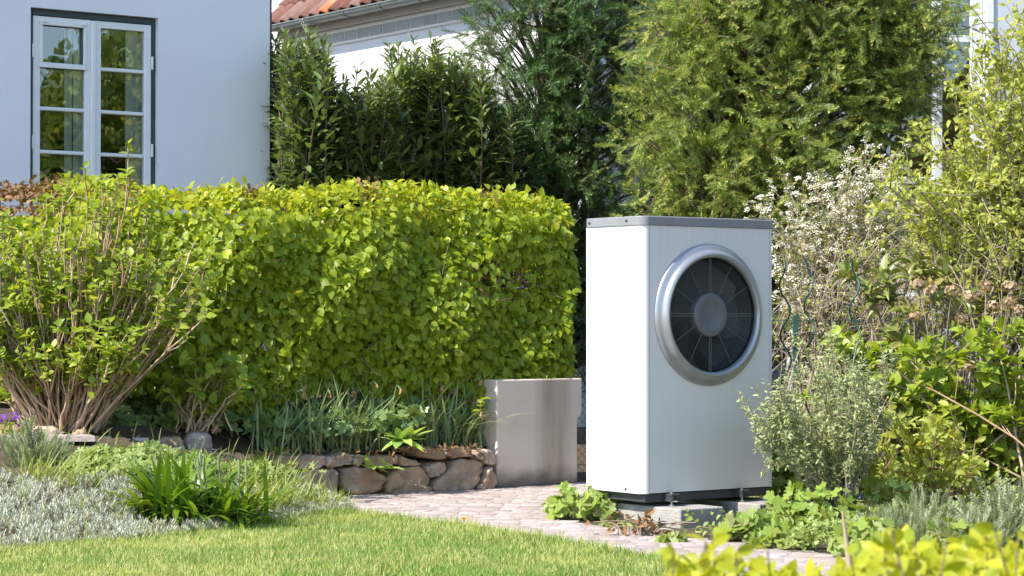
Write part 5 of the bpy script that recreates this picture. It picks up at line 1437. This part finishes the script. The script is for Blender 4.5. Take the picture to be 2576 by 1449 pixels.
# grass clumps to the right of it
for (x, y, Y, n, L, lab) in [(620, 1285, 11.4, 130, 0.30, 'tall yellow-green grass clump right of the strap-leaved plants'), (700, 1290, 11.6, 120, 0.26, 'arching grass clump in front of the left end of the stone wall'), (775, 1280, 11.9, 110, 0.20, 'low grass tuft at the right tip of the flower bed'), (655, 1235, 12.0, 90, 0.26, 'grass clump behind, close to the broad-leaved plant'),
        (110, 1215, 11.3, 60, 0.24, 'loose grass tuft in front of the left lavender'), (200, 1225, 11.2, 45, 0.24, 'narrow grass tuft at the left end of the geranium mound')]:
    b = P(x, y, Y); t = thing('grass_clump', b, lab, 'grass clump', 'grass clumps in the flower bed')
    straps(t, M_blade, b, n, L, 0.0065, 0.07, (0.1, 1.0), ST, 200, 'blade')
# lavender on the left
SPV = [tpl_spray(16, 0.20, 0.05, 40, False, 0.0, 3, 0.7), tpl_spray(14, 0.17, 0.05, 45, False, 0.1, 3, 0.7)]
def needle_bush(name, lab, cat, b, n, rx, ry, h, mat, group=None):
    t = thing(name, b, lab, cat, group)
    u = R.rand(n) * 6.28; q = np.sqrt(R.rand(n))
    o = np.c_[np.cos(u) * q, np.sin(u) * q, np.zeros(n)]
    pp = b + np.c_[o[:, 0] * rx * 0.75, o[:, 1] * ry * 0.75, np.zeros(n)] + np.c_[np.zeros((n, 2)), R.rand(n) * h * 0.45 * (1 - 0.5 * q)]
    l = h * (0.45 + 0.4 * R.rand(n)) * (1 - 0.3 * q)
    emit(t, SPV, mat, pp, basis(nrm(o * 0.7 + UP + R.randn(n, 3) * 0.15), R.randn(n, 3), l, l), min(n, 300), 'shoot', 'shoots')
    return t
needle_bush('lavender', 'bushy grey-green lavender at the left edge of the flower bed', 'plant', P(85, 1185, 11.7), 150, 0.17, 0.14, 0.25, M_lav, 'lavender and rosemary')
# violets at the left frame edge
for (x, y, lab) in [(5, 1060, 'purple flowers at the far left under the hydrangea'),]:
    b = P(x, y + 30, 12.2); t = thing('purple_flowers', b, lab, 'flowers')
    n = 60; pp = b + np.c_[R.randn(n) * 0.06, R.randn(n) * 0.06, 0.06 * R.rand(n)]
    emit(t, OV, M_hyd, pp, basis(rdir(n, 0.3), rdir(n, 1), np.full(n, 0.03), np.full(n, 0.02)), 60)
    n = 22; pp = b + np.c_[R.randn(n) * 0.06, R.randn(n) * 0.05 - 0.03, 0.05 + 0.07 * R.rand(n)]
    emit(t, [tpl_disc_cluster(5, 0.5, 0.35)], M_violet, pp, basis(rdir(n, 0), rdir(n, 1) + np.array([0, -1, 0]), np.full(n, 0.022), np.full(n, 0.022)), 60, 'flower')

# ---- bed in front of and right of the heat pump
def palm_plant(lab, b, n, rx, ry, h, size, mat=M_palm, group='lobed-leaf plants at the foot of the heat pump'):
    b = np.asarray(b, float); t = thing('lobed_leaf_plant', b, lab, 'plant', group)
    u = R.rand(n) * 6.28; q = np.sqrt(R.rand(n))
    pp = b + np.c_[np.cos(u) * q * rx, np.sin(u) * q * ry, h * (0.25 + 0.75 * R.rand(n)) * (1 - 0.55 * q ** 2)]
    nn = nrm(np.c_[np.cos(u) * 0.5, np.sin(u) * 0.4 - 0.55, np.full(n, 1.0)] + R.randn(n, 3) * 0.3); s_ = size * (0.65 + 0.6 * R.rand(n))
    emit(t, PALM, mat, pp, basis(rdir(n, -0.2), nn, s_, s_), 300)
    for p in pp[::2]:
        a = Acc(); r0_ = b + np.array([(p[0] - b[0]) * 0.4, (p[1] - b[1]) * 0.4, 0]); a.tube(bez(r0_, (r0_ + p) / 2 + UP * 0.02, p, 4), 0.0022, 4)
        obj('leaf_stalk', a.mesh('leaf_stalk', off=b), M_palm, t)
palm_plant('lobed-leaf plant at the left front corner of the heat pump beside the path', G(1425, 1303), 60, 0.11, 0.12, 0.17, 0.042)
palm_plant('taller lobed-leaf plant right under the sunlit side of the heat pump', G(1500, 1305), 64, 0.12, 0.13, 0.20, 0.042)
palm_plant('low lobed leaves in front of the gap beside the left footing block', G(1560, 1326), 36, 0.09, 0.04, 0.035, 0.028)
palm_plant('lobed-leaf plant in front of the left footing block', G(1700, 1362), 26, 0.08, 0.03, 0.03, 0.032)
palm_plant('biggest lobed-leaf plant in front of the right footing block', G(1880, 1356), 66, 0.15, 0.08, 0.13, 0.046)
palm_plant('lobed-leaf plant right of the right footing block by the first spiral stake', G(1995, 1332), 60, 0.16, 0.14, 0.22, 0.045)
palm_plant('lobed-leaf plant on the path edge left of the foreground hedge', G(1960, 1378), 40, 0.12, 0.07, 0.10, 0.036)
palm_plant('lobed-leaf plant behind the stalk in the middle of the right bed', G(2180, 1400), 50, 0.16, 0.12, 0.18, 0.045)
palm_plant('lobed-leaf plant among the rosemary in the right bed', G(2390, 1395), 46, 0.14, 0.1, 0.16, 0.042)
palm_plant('lobed-leaf plants standing directly behind the right side of the heat pump', P(1985, 1255, 12.2) * [1, 1, 0], 110, 0.16, 0.22, 0.60, 0.062)
palm_plant('lobed-leaf plant hiding the stems of the grey-green shrub', P(2090, 1290, 11.0) * [1, 1, 0], 70, 0.2, 0.12, 0.24, 0.042)
palm_plant('lobed-leaf plant between the rosemary and the middle spiral stake', P(2230, 1290, 11.3) * [1, 1, 0], 70, 0.2, 0.14, 0.26, 0.042)
# withered stalks in front of the left block
b = G(1610, 1345); t = thing('withered_plant', b, 'brown withered plant remains in front of the left footing block', 'plant')
a = Acc()
for i in range(24):
    p0 = b + np.r_[R.randn(2) * 0.05, 0]; a.tube(bez(p0, p0 + [0.03 * R.randn(), 0, 0.05 + 0.05 * R.rand()], p0 + [0.10 * R.randn(), 0.04 * R.randn(), 0.05 * R.rand() + 0.02], 5), 0.003, 4)
obj('stalks', a.mesh('stalks', off=b), M_paletwig, t, 'stuff')
n = 40; pp = b + np.c_[R.randn(n) * 0.09, R.randn(n) * 0.04, 0.02 + 0.09 * R.rand(n)]
emit(t, OV4, M_beech_dead, pp, basis(rdir(n), rdir(n), np.full(n, 0.05), np.full(n, 0.03)), 300)
# oregano mounds
for (x, y, rx, lab) in [(2070, 1382, 0.2, 'low round-leaved oregano mound at the path edge'), (2150, 1372, 0.14, 'second oregano mound right of the first near the dry stalk')]:
    b = G(x, y); t = thing('oregano', b, lab, 'plant', 'oregano mounds at the path edge')
    n = 420; u = R.rand(n) * 6.28; q = np.sqrt(R.rand(n)); pp = b + np.c_[np.cos(u) * q * rx, np.sin(u) * q * 0.14, 0.13 * (1 - q ** 2 * 0.7) * (0.5 + 0.5 * R.rand(n))]
    emit(t, OV, M_ger, pp, basis(rdir(n, 0.3), nrm(R.randn(n, 3) * 0.5 + UP + np.array([0, -0.4, 0])), 0.022 + 0.012 * R.rand(n), 0.018 + 0.006 * R.rand(n)), 300)
# upright broad leaves
rosette('broad_leaved_plant', 'upright broad leaves at the path edge behind the foreground hedge', 'plant', G(2185, 1425), 14, 0.17, 0.055, M_sage, None, (0.0, 0.7))
# rosemary
for (x, y, rx, h, n, lab) in [(2260, 1385, 0.22, 0.22, 130, 'grey-green rosemary left of the middle of the right bed'), (2330, 1350, 0.2, 0.22, 110, 'rosemary bush behind, in front of the young stems'), (2430, 1390, 0.24, 0.20, 140, 'wide rosemary bush in front of the right hydrangea'), (2530, 1375, 0.22, 0.30, 160, 'tallest rosemary bush at the right frame edge')]:
    needle_bush('rosemary', lab, 'plant', G(x, y), n, rx, 0.16, h, M_lav, 'lavender and rosemary')
# small filler seedlings over the right bed: a carpet nobody would count
n = 5200
x = 1560 + 1150 * R.rand(n); Y = 9.9 + 3.6 * R.rand(n)
pp = np.array([P(a_, 800, y_) for a_, y_ in zip(x, Y)]); pp[:, 2] = 0.0
edge_y = np.interp(x, [1385, 1450, 1640, 1900, 2200, 2500, 2700], [11.75, 11.4, 10.85, 10.3, 9.72, 8.97, 8.5])
ok = (Y > edge_y + 0.04)
# keep the footprint of the unit's blocks clear
lx = (pp[:, 0] - UX) * E1[0] + (pp[:, 1] - UY) * E1[1]; ly = (pp[:, 0] - UX) * -EN[0] + (pp[:, 1] - UY) * -EN[1]
ok &= ~((lx > -0.05) & (lx < 1.0) & (ly > -0.28) & (ly < 0.7)) & ~((lx > -0.2) & (lx < 0.5) & (ly > -0.5) & (ly < 0))
pp = pp[ok]; n = len(pp); hh = 0.02 + 0.10 * R.rand(n) ** 2 * (1 + (pp[:, 1] > 11.5) * 1.2); pp[:, 2] = hh
s_ = 0.022 + 0.022 * R.rand(n)
emit(None, OV, M_palm, pp, basis(rdir(n, 0.25), nrm(R.randn(n, 3) * 0.5 + UP + np.array([0, -0.5, 0])), s_, s_ * 0.6), 0, 'leaf', 'ground_cover')
tag(bpy.data.objects['ground_cover'], 'low green weeds covering the soil of the right bed', 'ground cover')
# forget-me-nots
b = P(2145, 1310, 11.3); b[2] = 0.0
t = thing('blue_flowers', b, 'tiny pale blue flowers among the leaves right of the spiral stakes', 'flowers')
n = 30; pp = b + np.c_[R.randn(n) * 0.05, R.randn(n) * 0.04, 0.05 + 0.09 * R.rand(n)]
emit(t, OV, M_palm, pp, basis(rdir(n, 0.6), rdir(n, 1), np.full(n, 0.035), np.full(n, 0.014)), 60)
n = 12; pp = b + np.c_[R.randn(n) * 0.05, -0.03 + R.randn(n) * 0.03, 0.12 + 0.04 * R.rand(n)]
emit(t, [tpl_disc_cluster(6, 0.5, 0.25)], M_blue, pp, basis(rdir(n), rdir(n, 1) + np.array([0, -1, 0]), np.full(n, 0.014), np.full(n, 0.014)), 60, 'flower')
# dandelion
b = G(1166, 1332); t = thing('dandelion', b, 'single yellow dandelion at the edge of lawn and path', 'flower')
a = Acc(); a.tube([b, b + [0.0, 0, 0.03], b + [0.003, -0.004, 0.052]], 0.002, 5); obj('flower_stalk', a.mesh('flower_stalk', off=b), M_strap, t)
n = 46; an = R.rand(n) * 6.28; el = R.rand(n); o = np.c_[np.cos(an), np.sin(an), np.zeros(n)]
D = nrm(o * (0.4 + el[:, None]) + UP * (1 - 0.7 * el[:, None]))
emit(t, [tpl_strap(2, 0.3, 0.1, 0.7)], M_yellow, np.tile(b + [0.003, -0.004, 0.05], (n, 1)), basis(D, nrm(UP - o), np.full(n, 0.020), np.full(n, 0.005)), 60, 'petal')

# ---- chain link fence with green posts
M_fence = mat_solid('green_coated_wire', (0.02, 0.09, 0.075), 0.4, var=0.2, scale=20)
fa, fb_ = P(1330, 800, 15.1), P(2760, 800, 14.35)
fv = fb_ - fa; flen = np.linalg.norm(fv[:2]); fdv = nrm(np.r_[fv[:2], 0])
fo = np.r_[fa[:2], 0]
fen = thing('chain_link_fence', fo, 'green chain link garden fence running behind the heat pump and right bed', 'fence')
FH = 1.03
a = Acc(); sp_ = 0.055
k = -FH
while k < flen:
    for sgn in (1, -1):
        p0 = [k, 0.0], 
        u0, u1 = (k, k + FH) if sgn > 0 else (k + FH, k)
        z0, z1 = 0.0, FH
        pts = []
        for i in range(9):
            f = i / 8; u = u0 + (u1 - u0) * f
            if 0 <= u <= flen: pts.append(np.r_[fdv[:2] * u, z0 + (z1 - z0) * f] + np.array([0, 0.004 * sgn, 0]))
        if len(pts) > 1: a.tube(np.array(pts) + fo, 0.0016, 3)
    k += sp_
obj('wire_mesh', a.mesh('wire_mesh', off=fo), M_fence, fen, 'stuff')
for z in (FH, 0.55, 0.06):
    a = Acc(); a.tube([fo + UP * z, fo + fdv * flen * 0.5 + UP * (z - 0.006), fo + fdv * flen + UP * z], 0.0026, 5)
    obj('tension_wire', a.mesh('tension_wire', off=fo), M_fence, fen)
for xd_ in (1420, 2000, 2490):
    k_ = (xd_ - 1288) / F; u = (k_ * fo[1] - fo[0]) / (fdv[0] - k_ * fdv[1])
    a = Acc(); c_ = fo + fdv * u + np.array([0, -0.012, 0]); 
    bm = box(c_[0] - fo[0] - 0.017, c_[0] - fo[0] + 0.017, c_[1] - fo[1] - 0.03, c_[1] - fo[1] - 0.004, 0, FH + 0.03, 0.002)
    obj('post', bm, M_fence, fen)
# ---- spiral plant stakes
for (x, yb, yt, Y, lab) in [(1985, 1310, 655, 12.1, 'left green spiral plant stake next to the heat pump'), (2045, 1290, 650, 12.4, 'middle green spiral plant stake, slightly set back'), (2160, 1310, 650, 12.0, 'right green spiral plant stake in front of the rhododendron')]:
    b = P(x, yb, Y); b[2] = 0; top = P(x - 6, yt, Y)[2]
    zz = np.linspace(0, top, 70); ph = R.rand() * 6.28
    amp = 0.028 * np.clip((top - zz) / 0.1, 0.3, 1) * np.clip(zz / 0.25, 0.1, 1)
    pts = np.c_[b[0] + amp * np.cos(zz * 2 * math.pi / 0.27 + ph) - 0.02 * zz, b[1] + amp * np.sin(zz * 2 * math.pi / 0.27 + ph), zz]
    a = Acc(); a.tube(pts, 0.0052, 6)
    obj('spiral_stake', a.mesh('spiral_stake', off=b), M_fence, None, None, lab, 'plant stake', 'green spiral stakes', tuple(b))

# ---- foreground hedge, out of focus, with its twigs
fh = np.array([0.55, 2.6, 0.0])
fg = thing('low_hedge', fh, 'out-of-focus yellow-green low hedge at the bottom right, nearest the camera', 'hedge')
prof = [(1600, 1600), (1660, 1480), (1700, 1450), (1760, 1430), (1800, 1420), (1850, 1450), (1930, 1450), (2000, 1475), (2080, 1470), (2150, 1450), (2220, 1410), (2260, 1385), (2330, 1420), (2420, 1400), (2480, 1385), (2520, 1425), (2600, 1400), (2760, 1420)]
pxs, pys = zip(*prof)
n = 7000
x = 1600 + 1160 * R.rand(n); Y = 2.35 + 0.6 * R.rand(n)
top = CAM_Z + (822 - np.interp(x, pxs, pys)) / F * 2.92
z = top - np.abs(R.randn(n)) * 0.035 - (R.rand(n) < 0.45) * R.rand(n) * 0.6
ok = z > 0.05
pp = np.c_[(x - 1288) / F * Y, Y, z][ok]; n = len(pp); s_ = 0.02 + 0.016 * R.rand(n)
emit(fg, OV, M_lime, pp, basis(rdir(n, 0.5), nrm(R.randn(n, 3) * 0.7 + UP + np.array([-0.3, -0.5, 0])), s_, s_ * 0.62), 300)
tw_ = Acc(); lp, ld = [], []
for (x, y) in [(1790, 1345), (1775, 1365), (1690, 1395), (1850, 1395), (1930, 1388), (2240, 1340), (2300, 1360), (2225, 1350), (2480, 1350), (2500, 1335), (2380, 1365), (2560, 1360), (2140, 1400)]:
    e = P(x, y - 4, 2.42 + 0.2 * R.rand()); b = e - np.array([0.03 * R.randn(), 0.03, 0.2]); pts = bez(b, (b + e) / 2 + R.randn(3) * 0.01, e, 5)
    tw_.tube(pts, np.linspace(0.002, 0.001, 5), 4)
    for k in range(11):
        q = pts[1] + (e - pts[1]) * (0.3 + 0.7 * k / 10); lp.append(q); ld.append(nrm(np.r_[R.randn(2), 0.5]))
lp, ld = np.array(lp), np.array(ld); n = len(lp); s_ = 0.018 + 0.012 * R.rand(n)
emit(fg, OV4, M_lime, lp, basis(ld, rdir(n, 0.6), s_, s_ * 0.6), 300)
for i in range(60):
    xx = 1620 + 1100 * R.rand(); e = P(xx, np.interp(xx, pxs, pys) + 30, 2.4 + 0.5 * R.rand()); b = np.array([e[0] + 0.06 * R.randn(), e[1] + 0.05 * R.randn(), 0.0])
    tw_.tube(bez(b, (b + e) / 2 + R.randn(3) * 0.03, e, 5), np.linspace(0.006, 0.002, 5), 4)
obj('twigs', tw_.mesh('twigs', off=fh), M_twig, fg, 'stuff')
# dry stalk standing up behind it
b = P(2180, 1500, 4.6); b[2] = 0; e = P(2118, 1285, 4.6)
a = Acc(); a.tube(np.vstack([bez(b, (b + e) / 2 + [0.02, 0, 0], e, 8)]), np.r_[np.full(5, 0.003), 0.004, 0.007, 0.002], 6)
obj('dry_stalk', a.mesh('dry_stalk', off=b), M_dry, None, None, 'single blurred dry stalk standing behind the low foreground hedge', 'stalk', None, tuple(b))

# ---- what the window panes mirror: garden trees and a tiled house beyond the right frame edge
def leafy_tree(lab, b, h, rx, n, mat):
    b = np.asarray(b, float); t = thing('garden_tree', b, lab, 'tree', 'garden trees beyond the right frame edge')
    a = Acc(); a.tube([b, b + [0.05, 0, h * 0.35], b + [0, 0.1, h * 0.8]], [0.14, 0.1, 0.03], 8); obj('trunk', a.mesh('trunk', off=b), M_twig, t)
    c = rdir(26) * np.array([rx * 0.75, rx * 0.75, h * 0.33]) + np.array([0, 0, h * 0.6]) + b
    k = R.randint(0, 26, n); pp = c[k] + rdir(n) * (rx * 0.42 * R.rand(n)[:, None] ** 0.4)
    s_ = 0.16 + 0.08 * R.rand(n)
    o = emit(t, OV, mat, pp, basis(rdir(n), rdir(n, 0.6), s_, s_ * 0.6), 0, 'leaf', 'crown')
leafy_tree('dense green tree standing just outside the right frame edge', (5.6, 13.2, 0), 4.6, 1.5, 3000, M_yewlight)
leafy_tree('green tree outside the right frame edge, nearer the camera', (6.6, 11.2, 0), 4.2, 1.5, 3000, M_yewdark)
h5 = thing('brick_house', (13.0, 9.5, 0), 'brick house with brown tiled roof outside the right frame edge', 'house', rotz=TH)
obj('wall', box(-0.2, 5, -5, 6, 0, 3.4), M_rooftile, h5)
obj('roof', pydata('roof', [(-0.7, -5.5, 3.3), (-0.7, 6.5, 3.3), (2.4, 6.5, 6.6), (2.4, -5.5, 6.6), (5.5, -5.5, 3.3), (5.5, 6.5, 3.3)], [(0, 3, 2, 1), (3, 4, 5, 2)]), mat_solid('brown_roof_tile', (0.11, 0.06, 0.05), 0.85, var=0.4, scale=6), h5)
